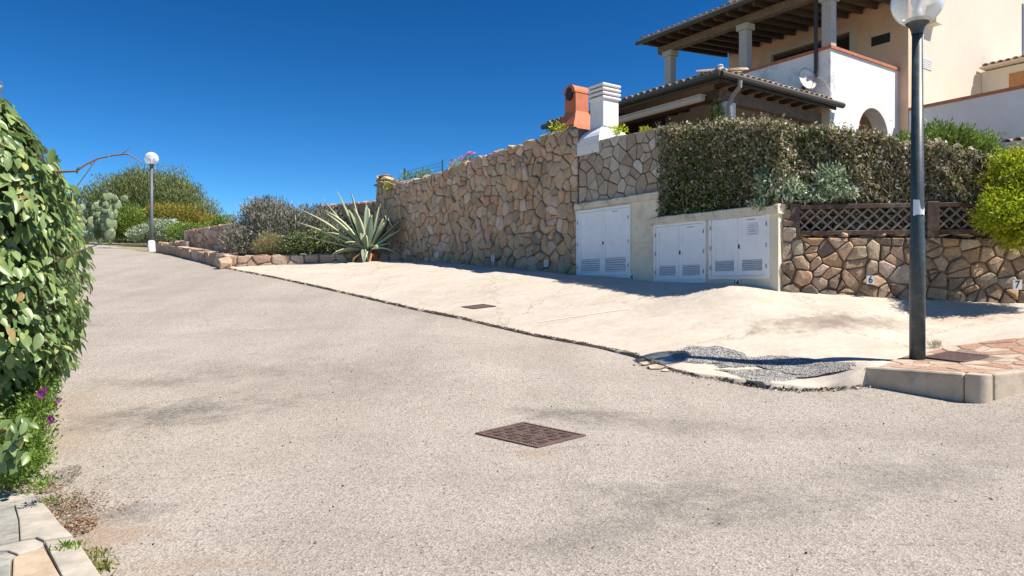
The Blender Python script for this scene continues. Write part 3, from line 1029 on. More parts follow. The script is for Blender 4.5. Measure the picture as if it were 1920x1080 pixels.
# ------------------------------------------------------------------ cupboard blocks with doors
def cupboard(label, u0, u1, ztop, doors, nfront, lip, ubase, group=None):
    t = thing('utility_cupboard', label, 'utility cupboard', TW((u0 + u1) / 2, zr(-0.05), nfront - 0.2), 'white louvred utility cupboards')
    w = MB().box(u0, u1, 0.9, zr(ztop - lip), nfront - 0.5, nfront, TW).build('wall', M['cabinet_wall'], t)
    cu0, cu1 = u0 - 0.03, u1 + 0.03
    vs = MB()
    n = 14
    # cornice with a slightly ragged front edge
    P = []
    for i in range(n + 1):
        u = cu0 + (cu1 - cu0) * i / n
        P.append((u, nfront + 0.045 + U(-.008, .008), zr(ztop - lip) + U(-.006, .004), zr(ztop) + U(-.012, .012)))
    for (u, nn, z0, z1) in P:
        vs.v += [tuple(TW(u, z0, nn)), tuple(TW(u, z1 - 0.015, nn + 0.004)), tuple(TW(u, z1, nn - 0.02)), tuple(TW(u, z1, nfront - 0.52)), tuple(TW(u, z0, nfront - 0.52))]
    for i in range(n):
        for k in range(5):
            a = i * 5 + k
            b = i * 5 + (k + 1) % 5
            vs.f.append((a, b, b + 5, a + 5))
    vs.f += [(0, 1, 2, 3, 4), tuple(n * 5 + k for k in (4, 3, 2, 1, 0))]
    vs.build('cornice', M['cornice'], t)
    for (d0, d1, z0, z1) in doors:
        fr = MB()
        f = nfront
        e = 0.045
        fr.box(d0 - e, d0, zr(z0 - e), zr(z1 + e), f - 0.002, f + 0.03, TW)
        fr.box(d1, d1 + e, zr(z0 - e), zr(z1 + e), f - 0.002, f + 0.03, TW)
        fr.box(d0, d1, zr(z1), zr(z1 + e), f - 0.002, f + 0.028, TW)
        fr.box(d0, d1, zr(z0 - e), zr(z0), f - 0.002, f + 0.028, TW)
        fr.build('door_frame', M['door'], t)
        m = (d0 + d1) / 2
        for hz in (.15, .5, .85):
            for hu in (d0 - .012, d1 - .003):
                MB().box(hu, hu + .015, zr(z0 + (z1 - z0) * hz - .03), zr(z0 + (z1 - z0) * hz + .03), f + 0.03, f + 0.04, TW).build('hinge', M['pipe_grey'], t)
        for k, (a, b) in enumerate(((d0 + 0.006, m - 0.003), (m + 0.003, d1 - 0.006))):
            s = 0.065
            zl = z0 + (z1 - z0) * 0.27
            l = MB()
            l.box(a, a + s, zr(z0 + .006), zr(z1 - .006), f, f + 0.022, TW)
            l.box(b - s, b, zr(z0 + .006), zr(z1 - .006), f, f + 0.022, TW)
            l.box(a + s, b - s, zr(z1 - .006 - s * 1.2), zr(z1 - .006), f, f + 0.021, TW)
            l.box(a + s, b - s, zr(z0 + .006), zr(z0 + s * 1.1), f, f + 0.021, TW)
            l.box(a + s, b - s, zr(zl), zr(z1 - .006 - s * 1.2), f, f + 0.012, TW)
            leaf = l.build('door', M['door'], t)
            MB().box(a + s, b - s, zr(z0 + s * 1.1), zr(zl), f - 0.001, f + 0.001, TW).build('louvre_recess', M['dark'], leaf)
            for q in range(6):
                zz = z0 + s * 1.1 + (zl - z0 - s * 1.1) * (q + 0.5) / 6
                hh = (zl - z0 - s * 1.1) / 6
                v = [TW(a + s, zr(zz - hh * .42), f + 0.021), TW(b - s, zr(zz - hh * .42), f + 0.021), TW(b - s, zr(zz + hh * .25), f + 0.004), TW(a + s, zr(zz + hh * .25), f + 0.004),
                     TW(a + s, zr(zz - hh * .30), f + 0.023), TW(b - s, zr(zz - hh * .30), f + 0.023), TW(b - s, zr(zz + hh * .37), f + 0.006), TW(a + s, zr(zz + hh * .37), f + 0.006)]
                obj('louvre_slat', v, [(0, 1, 2, 3), (4, 5, 6, 7), (0, 1, 5, 4), (2, 3, 7, 6), (0, 3, 7, 4), (1, 2, 6, 5)], M['door'], leaf)
            if k == 1:
                MB().box(a + 0.01, a + 0.03, zr((z0 + z1) / 2 - .03), zr((z0 + z1) / 2 + .03), f + 0.022, f + 0.034, TW).build('handle', M['ink'], leaf)
                # small faded plate print above the door panel
                MB().box((a + b) / 2 - .08, (a + b) / 2 + .06, zr(z1 - .055), zr(z1 - .04), f + 0.021, f + 0.0225, TW).build('plate', M['ink_soft'], leaf)
    return t
c1 = cupboard('tall white louvred double door cupboard in a cream wall under the flagstones', 0.02, 2.14, 1.66, [(0.08, 1.44, 0.27, 1.47)], 0.06, 0.12, 0)
MB().box(1.58, 2.0, zr(0.815), zr(0.83), 0.0605, 0.067, TW).build('mark', M['cornice'], c1)
c2 = cupboard('low pair of white louvred cupboards below the dry hedge', 2.04, 4.46, 1.225, [(2.13, 3.14, 0.17, 1.06), (3.29, 4.28, 0.22, 1.09)], 0.1, 0.13, 0)
MB().box(2.1, 4.2, zr(1.085), zr(1.095), 0.1005, 0.104, TW).build('painted_shadow_line', M['ink'], c2)  # black strip painting the line of shade under the cornice
# sticker on the right-hand door of the right-hand cupboard
st = MB().box(3.95, 4.13, zr(0.80), zr(0.98), 0.1225, 0.1245, TW).build('sticker', M['paper'], c2)
for z, w, mm in ((0.955, .11, 'ink_soft'), (0.925, .16, 'ink_soft'), (0.89, .12, 'ink_red'), (0.865, .13, 'ink_red'), (0.83, .15, 'ink_soft')):
    MB().box(4.04 - w / 2, 4.04 + w / 2, zr(z - .005), zr(z + .007), 0.1245, 0.1255, TW).build('print_line', M[mm], st)
# pebbly plinths under the cupboards
plm = M['cornice']

def number(txt, T, u, z, n, size, label, w=0.11, rot=0.0):
    t = thing('number_tile', label, 'number tile', T(u, z, n), 'numbered tiles marking the parking bays')
    MB().box(u - w / 2, u + w / 2, z - w * .58, z + w * .58, n - 0.02, n + 0.008, T).build('tile', M['white'], t)
    cu = bpy.data.curves.new('digits', 'FONT')
    cu.body = txt
    cu.size = size
    cu.align_x = 'CENTER'
    cu.align_y = 'CENTER'
    cu.offset = size * 0.02
    tmp = bpy.data.objects.new('digits', cu)
    COL.objects.link(tmp)
    dg = bpy.context.evaluated_depsgraph_get()
    me = bpy.data.meshes.new_from_object(tmp.evaluated_get(dg))
    vs = [T(u + v.co.x * .9, z + v.co.y, n + 0.0095) for v in me.vertices]
    fs = [tuple(p.vertices) for p in me.polygons]
    bpy.data.objects.remove(tmp)
    obj('digits', vs, fs, M['ink'], t)

u, z = UW(825, 478); number('1', TW, u, z, 0.085, 0.12, 'bay number 1 tile low on the tall stone wall, farthest uphill')
u, z = UW(930, 485); number('2', TW, u, z, 0.085, 0.12, 'bay number 2 tile low on the middle of the tall stone wall')
u, z = UW(1030, 494); number('3', TW, u, z, 0.085, 0.12, 'bay number 3 tile low on the tall stone wall near the tall cupboard')
u, z = UW(1191, 520); number('4', TW, u, z, 0.075, 0.13, 'bay number 4 tile beside the foot of the tall cupboard doors')
u, z = UW(1390, 531); number('14', TW, u, z, 0.115, 0.12, 'number 14 tile under the right hand low cupboard doors')

# ------------------------------------------------------------------ low wall with bigger stones on the right
rd = Vector((RW1.x - RW0.x, RW1.y - RW0.y, 0)).normalized()
rnrm = Vector((rd.y, -rd.x, 0))
RO = Vector((RW0.x, RW0.y, 0))
def TR(u, z, n):
    return RO + rd * u + Vector((0, 0, z)) + rnrm * n
def UR(px, py):
    q = rpt(px, py)
    return ((Vector((q[0], q[1])) - RW0).length * (1 if q[0] >= RW0.x else -1), q[2])
t = thing('low_stone_wall', 'low rough wall of big orange granite stones under the lattice fence', 'stone wall', TR(1.6, 1.2, -0.2))
poly = [UR(*q) for q in ((1463, 560), (1732, 575), (1920, 582), (2000, 586), (2000, 452), (1920, 452), (1760, 446), (1600, 446), (1492, 446), (1490, 392), (1466, 392))]
MB().prism(poly, -0.45, -0.02, TR).build('mortar', M['mortar_light'], t)
sd = seeds_in(poly, 0.215, 0.185, 0.5, 0.7)
cl = cells(poly, sd)
place_stones('stone', cl, TR, M['big'], t, gap=0.009, h=(0.015, 0.06), back=0.08, tilt=0.4, mat2=M['stone'])
for k in range(13):
    u = 0.05 + k * 0.26 + U(-.05, .05)
    rock('stone', TR(u, UR(1600, 441)[1] + U(-.02, .015), -0.1), (U(.12, .2), U(.14, .2), U(.03, .06)), M['big'] if k % 3 else M['stone'], t)
u, z = UR(1627, 525); number('6', TR, u, z, 0.11, 0.13, 'bay number 6 tile on the low granite wall left of the near lamp post', 0.1)
u, z = UR(1899, 534); number('7', TR, u, z, 0.11, 0.14, 'bay number 7 tile on the low granite wall at the right edge', 0.115)

# lattice fence
t = thing('lattice_fence', 'weathered brown wooden lattice fence on top of the low granite wall', 'fence', TR(1.0, UR(1600, 442)[1], 0.0))
zb, zt = UR(1600, 438)[1], UR(1600, 384)[1]
ux = lambda px: UR(px, 400)[0]
posts = [(ux(1480), ux(1499)), (ux(1737), ux(1760)), (ux(1850), ux(1872))]
for a, b in posts:
    bevel(MB().box(a, b, zb - 0.08, zt + 0.03, -0.12, 0.03, TR).build('post', M['fencewood'], t), 0.008, 1)
for a, b in ((posts[0][1], posts[1][0]), (posts[1][1], posts[2][0])):
    for z0, z1 in ((zb - .02, zb + .045), (zt - .05, zt + .012)):
        bevel(MB().box(a, b, z0, z1, -0.06, 0.02, TR).build('rail', M['fencewood'], t), 0.006, 1)
    lo, hi = zb + .045, zt - .05
    H = hi - lo
    run = H * 1.05
    for sgn in (1, -1):
        x = a - run
        while x < b:
            xa, xb = x, x + run
            za, zc = (lo, hi) if sgn > 0 else (hi, lo)
            f0 = max(0, (a - xa) / run)
            f1 = min(1, (b - xa) / run)
            if f1 - f0 > 0.1:
                p = (xa + run * f0, za + (zc - za) * f0)
                q = (xa + run * f1, za + (zc - za) * f1)
                w = 0.013
                nn = -0.02 if sgn > 0 else -0.033
                d = Vector((q[0] - p[0], q[1] - p[1])).normalized()
                s = (-d.y * w, d.x * w)
                MB().prism([(p[0] - s[0], p[1] - s[1]), (q[0] - s[0], q[1] - s[1]), (q[0] + s[0], q[1] + s[1]), (p[0] + s[0], p[1] + s[1])], nn, nn + 0.011, TR).build('slat', M['lattice'], t)
            x += 0.155

# ------------------------------------------------------------------ terraces behind the walls
def poly_prism(name, pts, z0, z1, mat):
    return MB().prism([(p[0], p[1]) for p in pts], z0, z1).build(name, mat, kind='structure')
q = lambda v: (v.x, v.y)
poly_prism('terrace', [q(TW(-9.1, 0, -.3)), q(TW(-0.02, 0, -.3)), q(TW(2.3, 0, -1.6)), q(TW(4.0, 0, -1.8)), (9, 12.0), (30, 12), (45, 60), (-3.5, 60), (-3.4, 23)], 0.2, zr(2.3), M['soil'])
poly_prism('terrace', [q(TW(-9.0, 0, -.45)), q(TW(2.2, 0, -.45)), q(TW(2.2, 0, -3)), q(TW(-6, 0, -6)), (-2.6, 24.5), (-3.2, 23)], 0.2, zr(2.62), M['soil'])
poly_prism('planting_bed', [q(TW(2.2, 0, -.35)), q(TW(4.5, 0, -.35)), q(TR(0.1, 0, -.35)), q(TR(6, 0, -.35)), q(TR(6, 0, -2.2)), q(TW(4.0, 0, -1.9)), q(TW(2.2, 0, -1.7))], 0.3, zr(0.78), M['soil'])

# ------------------------------------------------------------------ the house
C0 = Vector((9.19, 21.0))
def TH(x, y, z):
    return Vector((C0.x + B2.x * x + A2.x * y, C0.y + B2.y * x + A2.y * y, z + CZ))
H = thing('house', 'peach and white plastered villa with timber pergola and balcony above the hedge', 'house', TH(3, 2, 2.3))
def hb(name, x0, x1, y0, y1, z0, z1, mat, parent=None, bv=0):
    o = MB().box(x0, x1, y0, y1, z0, z1, TH).build(name, mat, parent or H)
    if bv:
        bevel(o, bv, 2)
    return o
# main block: A face at x = 3.82, B face at y = -0.33
XM = 3.82
wn0, wn1, wz0, wz1 = 1.62, 4.66, 6.1, 8.72      # balcony window along y
bx = hb('wall', XM + 0.25, 14, -0.33, 6.6, 2.0, 13, M['plaster_cream'])
for (y0, y1, z0, z1) in ((-0.31, wn0, 2, 12.9), (wn1, 6.6, 2, 12.9), (wn0, wn1, wz1, 12.9), (wn0, wn1, 2, wz0)):
    hb('wall', XM, XM + 0.249, y0, y1, z0, z1, M['plaster_peach'])
# window
f = hb('window', XM + 0.12, XM + 0.245, wn0 + .01, wn1 - .01, wz0, wz1 - .01, M['wood'])
hb('pane', XM + 0.11, XM + 0.119, wn0 + .12, wn0 + 1.3, wz0 + .1, wz1 - .12, M['glass'], f)
hb('pane', XM + 0.11, XM + 0.119, wn0 + 1.4, wn1 - .12, wz0 + .1, wz1 - .12, M['glass'], f)
fr = MB()
for (y0, y1, z0, z1) in ((wn0 - .22, wn0, wz0, wz1 + .2), (wn1, wn1 + .22, wz0, wz1 + .2), (wn0, wn1, wz1, wz1 + .2)):
    fr.box(XM - 0.025, XM + 0.03, y0, y1, z0, z1, TH)
fr.build('window_surround', M['plaster_cream'], f)
# small louvred opening
def yA(px, x):      # y on the plane x=const seen at column px
    a = (px - 960) / F
    X0, Y0 = C0.x + B2.x * x, C0.y + B2.y * x
    return (X0 - a * Y0) / (a * A2.y - A2.x), None
def yzA(px, py, x):
    y, _ = yA(px, x)
    Y = C0.y + B2.y * x + A2.y * y
    return y, (HY - py) / F * Y
def xzB(px, py, y):
    a = (px - 960) / F
    X0, Y0 = C0.x + A2.x * y, C0.y + A2.y * y
    x = (a * Y0 - X0) / (B2.x - a * B2.y)
    return x, (HY - py) / F * (Y0 + B2.y * x)
y1, z1 = yzA(1634, 70, XM)
y0, z0 = yzA(1669, 78, XM)
v = hb('vent_opening', XM - 0.012, XM + 0.02, y0, y1, z0 + .0, z0 + 0.3, M['ink'])
sv = MB()
for k in range(5):
    sv.box(XM - 0.03, XM - 0.013, y0 + .02, y1 - .02, z0 + .03 + k * .055, z0 + .045 + k * .055, TH)
sv.build('louvre', M['dark'], v)
# grille on the lit gable
xa, za = xzB(1723, 124, -0.33)
xb, zb_ = xzB(1746, 110, -0.33)
g = hb('grille', xa, xb, -0.355, -0.332, za, za + 0.32, M['plaster_clean'])
gs = MB()
for k in range(5):
    gs.box(xa + .02, xb - .02, -0.36, -0.356, za + .03 + k * .058, za + .055 + k * .058, TH)
gs.build('slot', M['ink_soft'], g)
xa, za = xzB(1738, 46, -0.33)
wbox_ = hb('wall_box', xa, xa + .42, -0.62, -0.331, za, za + .62, M['plaster_cream'])  # plain box added for an unidentified tan patch on the gable
# window at the right edge
xa, za = xzB(1916, 100, -0.33)
wr = hb('window', xa, xa + 1.2, -0.36, -0.331, za, za + 1.9, M['bluegrey'])
hb('pane', xa + .1, xa + 1.1, -0.366, -0.361, za + .1, za + 1.8, M['glass'], wr)

# balcony: parapet along A (x=0) and along B (y=0) with an arched opening
BT = 6.99
hb('balcony_floor', 0.25, XM - .001, 0.25, 6.4, 5.7, 5.95, M['plaster_clean'])
hb('parapet_wall', 0, 0.25, 0.0, 6.35, 2.0, BT, M['plaster_white'])
def archwall():
    xc, r, sp = 2.33, 0.86, 4.74
    pts = [(0.252, 2.0), (xc - r, 2.0), (xc - r, sp)]
    for k in range(1, 16):
        an = math.pi - math.pi * k / 16
        pts.append((xc + r * math.cos(an), sp + r * math.sin(an)))
    pts += [(xc + r, sp), (xc + r, 2.0), (XM - 0.002, 2.0), (XM - 0.002, BT), (0.252, BT)]
    bm = bmesh.new()
    vs = [bm.verts.new(TH(x, 0, z)) for x, z in pts]
    fc = bm.faces.new(vs)
    r_ = bmesh.ops.extrude_face_region(bm, geom=[fc])
    for v in r_['geom']:
        if isinstance(v, bmesh.types.BMVert):
            v.co += Vector((A2.x, A2.y, 0)) * 0.45
    bmesh.ops.triangulate(bm, faces=[f_ for f_ in bm.faces if len(f_.verts) > 4])
    bm.verts.index_update()
    o = obj('parapet_wall', [v.co[:] for v in bm.verts], [tuple(v.index for v in f_.verts) for f_ in bm.faces], M['plaster_clean'], H)
    bm.free()
    # arched door frame set back inside
    fr = MB()
    rr_ = 0.72
    P = [TH(xc - rr_ + .1, 1.3, 2.0)] + [TH(xc + .1 - rr_ * math.cos(math.pi * k / 14), 1.3, sp - .1 + rr_ * math.sin(math.pi * k / 14)) for k in range(15)] + [TH(xc + rr_ + .1, 1.3, 2.0)]
    fr.tube(P, 0.045, 6)
    fr.build('arched_door_frame', M['wood'], H)
    hb('inner_wall', 0.3, XM - .01, 1.4, 1.5, 2.0, 5.69, M['cabinet_wall'])
    hb('inner_door', 1.5, 2.35, 1.36, 1.399, 2.0, 5.1, M['dark'])
archwall()
hb('coping', -0.05, 0.3, 0.301, 6.4, BT, BT + .08, M['redcoping'])
hb('coping', -0.05, XM - .003, -0.05, 0.3, BT, BT + .085, M['redcoping'])
# terrace parapet to the right (in the plane of the A face) running towards the road
TP = 5.66
hb('terrace_wall', XM, XM + 0.3, -9, -0.332, 2.0, TP, M['plaster_clean'])
hb('coping', XM - 0.05, XM + 0.35, -9, -0.335, TP, TP + .09, M['redcoping'])
hb('terrace_floor', XM + .31, 14, -9, -0.333, 4.6, 4.75, M['cabinet_wall'])
# wing with its own little tiled roof
xw = 8.9
hb('wing_wall', xw, 14, -6, -0.34, 4.7, 7.75, M['plaster_cream'])
y0, z0 = yzA(1893, 158, xw)
hb('shutter', xw - 0.04, xw - .001, y0 - 1.2, y0, 6.2, z0 + .35, M['brass'])
y0, z0 = yzA(1832, 160, xw)
rf = hb('wing_roof', xw - .32, 14, -6, -0.4, 7.80, 7.86, M['plaster_cream'])

tile_me = None
def tile_mesh():
    vs, fs = [], []
    n = 6
    for yy, r in ((0, 0.10), (0.46, 0.085)):
        for k in range(n + 1):
            an = math.pi * k / n
            vs.append((r * math.cos(an), yy, r * math.sin(an) * 0.8))
    for yy, r in ((0, 0.085), (0.46, 0.07)):
        for k in range(n + 1):
            an = math.pi * k / n
            vs.append((r * math.cos(an), yy, r * math.sin(an) * 0.8))
    m = n + 1
    for k in range(n):
        fs.append((k, k + 1, m + k + 1, m + k))
        fs.append((2 * m + k, 3 * m + k, 3 * m + k + 1, 2 * m + k + 1))
        fs.append((k, 2 * m + k, 2 * m + k + 1, k + 1))
    me = bpy.data.meshes.new('roof_tile')
    me.from_pydata(vs, [], fs)
    me.shade_smooth()
    me.materials.append(M['tile'])
    return me
tile_me = tile_mesh()
def tiles(parent, p0, p1, updir, slope, rows, z, step=0.235):
    """barrel tiles: eave from p0 to p1 (plan points), rising along updir"""
    e = (p1 - p0)
    L = e.length
    e.normalize()
    n = int(L / step)
    ud = Vector((updir.x * math.cos(slope), updir.y * math.cos(slope), math.sin(slope)))
    xx = Vector((e.x, e.y, 0))
    zz = xx.cross(ud)
    if zz.z < 0:
        xx = -xx
        zz = xx.cross(ud)
    base = Vector(parent['_b'])
    for r in range(rows):
        for i in range(n + 1):
            o = bpy.data.objects.new('roof_tile', tile_me)
            p = Vector((p0.x, p0.y, z)) + Vector((e.x, e.y, 0)) * (i * step) + ud * (r * 0.37) + Vector((U(-.008, .008), U(-.008, .008), U(-.006, .006)))
            Mx = Matrix((xx, ud, zz)).transposed().to_4x4() @ Matrix.Rotation(U(-.03, .03), 4, 'Z')
            Mx.translation = p - base
            o.matrix_local = Mx
            o.parent = parent
            COL.objects.link(o)
pl = lambda x, y: Vector(TH(x, y, 0)[:2])
tiles(rf, pl(xw - .38, -6), pl(xw - .38, -0.5), B2, 0.2, 3, zr(7.86))

# upper pergola on three granite pillars
PT = 8.60
for yy in (0.13, 3.03, 6.26):
    p = hb('pillar', -0.01, 0.27, yy - .15, yy + .15, BT + .08 if yy < 6.3 else 2.4, PT - .2, M['granite'], bv=0.015)
    hb('capital', -0.07, 0.33, yy - .22, yy + .22, PT - .2, PT, M['granite'], p, 0.02)
hb('pillar', -0.01, 0.27, 6.4, 6.41, 2.4, 2.5, M['granite'])
beam = hb('beam', 0.0, 0.26, -0.9, 6.75, PT, PT + .26, M['wood_light'], bv=0.015)
slope = 0.085
yend = 6.95
k = 0
y = -0.8
while y < 6.9:
    vs = MB()
    x0, x1 = -0.62, XM
    zf = lambda x: PT + 0.262 + (x + 0.0) * slope
    pts = [(x0, zf(x0) + .05), (x0 + .1, zf(x0 + .1)), (x1, zf(x1)), (x1, zf(x1) + .15), (x0, zf(x0) + .15)]
    T2 = lambda a, b, c: TH(a, c, b)
    vs.prism(pts, y - .045, y + .045, T2)
    vs.build('rafter', M['wood'], H)
    y += 0.50
bd = MB()
x0, x1 = -0.75, XM
T2 = lambda a, b, c: TH(a, c, b)
zf = lambda x: PT + 0.262 + x * slope + .152
x = x0
while x < x1 - .02:
    xe = min(x1, x + 0.19)
    MB().prism([(x + .003, zf(x + .003)), (xe, zf(xe)), (xe, zf(xe) + .03), (x + .003, zf(x + .003) + .03)], -1.1, yend, T2).build('roof_board', M['plank'], H)
    x = xe
rfu = MB().prism([(x0 - .02, zf(x0) + .034), (x1, zf(x1) + .034), (x1, zf(x1) + .1), (x0 - .02, zf(x0) + .1)], -1.12, yend + .02, T2).build('roof', M['tile'], H)
g = MB()
g.tube([TH(-0.82, -1.1, PT + .30), TH(-0.82, yend + .06, PT + .30)], 0.07, 8)
g.tube([TH(-0.80, yend + .02, PT + .34), TH(XM, yend + .02, PT + .34 + 4.6 * slope)], 0.05, 6)
g.build('gutter', M['gutter'], H)
hb('fascia', -0.77, -0.75, -1.1, yend, PT + .28, PT + .40, M['wood'])
tiles(rfu, pl(-0.78, -1.0), pl(-0.78, yend), B2, slope, 2, zr(PT + .42))
# drainpipe at the balcony corner with its elbow
dp = MB()
yc = 0.42
dp.tube([TH(-0.07, yc, PT + 1.2), TH(-0.07, yc, 6.45), TH(-0.07, yc + .08, 6.25), TH(-0.07, yc + .45, 6.0), TH(-.07, yc + .55, 5.8)], 0.055, 8)
dp.build('drainpipe', M['pipe'], H)

# veranda with tiled roof below the balcony
VX, VY = -4.99, 6.9
VZ = 5.36
vr = MB()
sl2 = math.tan(0.2)
e0 = -0.1
# two slopes meeting on a hip from the outer corner
pA = [(VX, e0, VZ), (VX, VY, VZ), (-.001, VY, VZ + 5 * sl2), (-.001, e0 + 5 * 1.0, VZ + 5 * sl2)]
pB = [(VX, e0, VZ), (-.001, e0 + 5, VZ + 5 * sl2), (-.001, e0, VZ)]
for P in (pA, pB):
    n = len(P)
    vs = [TH(x, y, z) for x, y, z in P] + [TH(x, y, z + .07) for x, y, z in P]
    vr.add(vs, [tuple(range(n)), tuple(range(n, 2 * n))] + [(i, (i + 1) % n, n + (i + 1) % n, n + i) for i in range(n)])
vro = vr.build('veranda_roof', M['tile'], H)
tiles(vro, pl(VX - .02, e0 + .1), pl(VX - .02, VY), B2, 0.2, 3, zr(VZ + .09))
tiles(vro, pl(VX + .1, e0 - .02), pl(-.1, e0 - .02), A2, 0.2, 2, zr(VZ + .09))
g = MB()
gp = [TH(VX - .1, VY + .1, VZ - .02), TH(VX - .1, e0 - .1, VZ - .02), TH(0.3, e0 - .1, VZ - .02)]
g.tube([gp[0], gp[1]], 0.085, 8)
g.tube([gp[1], gp[2]], 0.085, 8)
g.build('gutter', M['gutter'], H)
hb('fascia', VX - .02, VX + .02, e0, VY, VZ - .16, VZ - .001, M['gutter'])
hb('fascia', VX + .021, 0.1, e0 - .02, e0 + .02, VZ - .16, VZ - .001, M['gutter'])
hb('beam', VX + .45, VX + .70, 0.3, VY - .1, VZ - .42, VZ - .18, M['wood'])
hb('beam', VX + .45, 0.05, 0.25, 0.5, VZ - .50, VZ - .22, M['wood_light'])
hb('tie_beam', VX + .45, -.01, VY - .4, VY - .2, VZ - .42, VZ - .18, M['wood'])
for i in range(12):
    yy = 0.6 + i * 0.52
    vs = MB().prism([(VX + .05, VZ - .14), (-.01, VZ - .14 + 4.9 * sl2), (-.01, VZ - .02 + 4.9 * sl2), (VX + .05, VZ - .02)], yy - .04, yy + .04, T2)
    if yy > 5:
        vs.build('rafter', M['wood'], H)
for i in range(8):
    xx = VX + .5 + i * .55
    hb('rafter_end', xx, xx + .08, e0 + .03, e0 + .6, VZ - .14, VZ - .03, M['wood'])
# corner pillar, white, and the pipes
px0 = -4.40
hb('pillar', px0, px0 + .4, 0.2, 0.6, 2.3, VZ - .501, M['plaster_clean'], bv=.02)
dp = MB()
dp.tube([TH(VX + .55, e0 - .16, VZ - .1), TH(VX + .55, e0 - .16, VZ - .25), TH(VX + .60, e0 + .1, VZ - .42), TH(VX + .62, 0.1, VZ - .6), TH(VX + .62, 0.1, 2.4)], 0.06, 8)
dp.build('drainpipe', M['pipe_grey'], H)
# rolled awning under the left eave
aw = MB()
aw.tube([TH(VX + .30, 0.7, VZ - .36), TH(VX + .30, 6.6, VZ - .36)], 0.09, 10)
aw.box(VX + .2, VX + .4, .68, 6.62, VZ - .30, VZ - .27, TH)
aw.build('awning', M['awning'], H)
# back and side of the veranda
hb('veranda_wall', -.06, -.002, 0.0, 6.3, 2.0, VZ + .2, M['plaster_cream'])
hb('doorway_shade', -.08, -.061, 0.9, 5.8, 2.0, 5.02, M['dark'])  # dark door sheet, widened to stand for the deep veranda shade
MB().prism([(VX + .05, 2.0), (.24, 2.0), (.24, VZ + .95), (VX + .05, VZ - .03)], 6.55, 6.75, T2).build('back_wall', M['plank'], H)
# finial knob on the hip
MB().lathe([(0, 0), (.09, .0), (.12, .05), (.08, .09), (.09, .13), (.05, .17), (0, .18)], TH(VX + .12, e0 + .1, VZ + .12), 10).build('ridge_finial', M['granite'], vro)
# roof slope hanging lower right with tiles
y0, z0 = -4.0, 3.62
pr = MB().prism([(0.5, z0 - .06), (XM - .002, z0 + .42), (XM - .002, z0 + .5), (0.5, z0)], -8.5, y0, T2).build('porch_roof', M['plaster_clean'], H)
tiles(pr, pl(0.46, -8.3), pl(0.46, y0 - .1), B2, 0.14, 3, zr(z0 + .0))
hb('fascia', 0.52, 0.6, -8.5, y0 - .01, z0 - .16, z0 - .065, M['plaster_clean'])
hb('porch_dark_sheet', 1.4, 1.5, -8.5, y0 - .3, 2.0, z0 + .05, M['dark'])  # near-black sheet standing for the dark under the porch roof

# ------------------------------------------------------------------ satellite dish
yd, zd = yzA(1507, 150, -0.55)
dc = TH(-0.45, yd, zd + .02)
D = thing('satellite_dish', 'rust streaked white satellite dish on the white balcony wall', 'satellite dish', dc)
ax = Vector((0.30, -0.92, 0.25)).normalized()
xx = ax.cross(Vector((0, 0, 1))).normalized()
yy = xx.cross(ax).normalized()
vs, fs = [], []
nr, na = 5, 22
for s in (0, 1):
    for i in range(nr + 1):
        r = i / nr
        for k in range(na):
            an = 2 * math.pi * k / na
            q_ = dc + xx * (0.30 * r * math.cos(an)) + yy * (0.35 * r * math.sin(an)) + ax * (0.09 * r * r - 0.012 * s)
            vs.append(q_)
m_ = (nr + 1) * na
for s in (0, 1):
    for i in range(nr):
        for k in range(na):
            a = s * m_ + i * na + k
            b = s * m_ + i * na + (k + 1) % na
            fs.append((a, b, b + na, a + na))
for k in range(na):
    a, b = nr * na + k, nr * na + (k + 1) % na
    fs.append((a, b, b + m_, a + m_))
obj('dish', vs, fs, M['dishwhite'], D, smooth=True)
ar = MB()
lnb = dc + ax * 0.42 - yy * 0.12
ar.tube([dc - yy * 0.33, dc - yy * 0.36 + ax * .1, lnb], 0.012, 6)
ar.build('arm', M['pipe_grey'], D)
MB().box(-.03, .03, -.03, .03, -.03, .05, lambda a, b, c: lnb + Vector((a, b, c))).build('receiver', M['ink'], D)
ar = MB()
wl_ = TH(0.0, yd - .05, zd - .35)
ar.tube([dc - ax * 0.03, dc - ax * .12 - yy * .1, Vector((wl_.x, wl_.y, wl_.z)), TH(0, yd - .05, zd - .75)], 0.02, 6)
ar.build('bracket', M['pipe_grey'], D)
ar = MB()
ar.tube([lnb, TH(-.3, yd - .5, zd - .1), TH(-.15, yd - .62, zd - .45), TH(-.1, yd - .5, zd - .75)], 0.01, 5)
ar.build('cable', M['white'], D)

# ------------------------------------------------------------------ chimneys on the wall
def chim_T(cx, cy, z0):
    def T(x, y, z):
        return Vector((cx + B2.x * x + A2.x * y, cy + B2.y * x + A2.y * y, z0 + z))
    return T
cc = P3(1133, 262, 14.08)
Tc = chim_T(cc.x, cc.y, zr(2.74))
t = thing('chimney', 'white plastered chimney with slatted cap astride the stone wall', 'chimney', Tc(0, 0, 0))
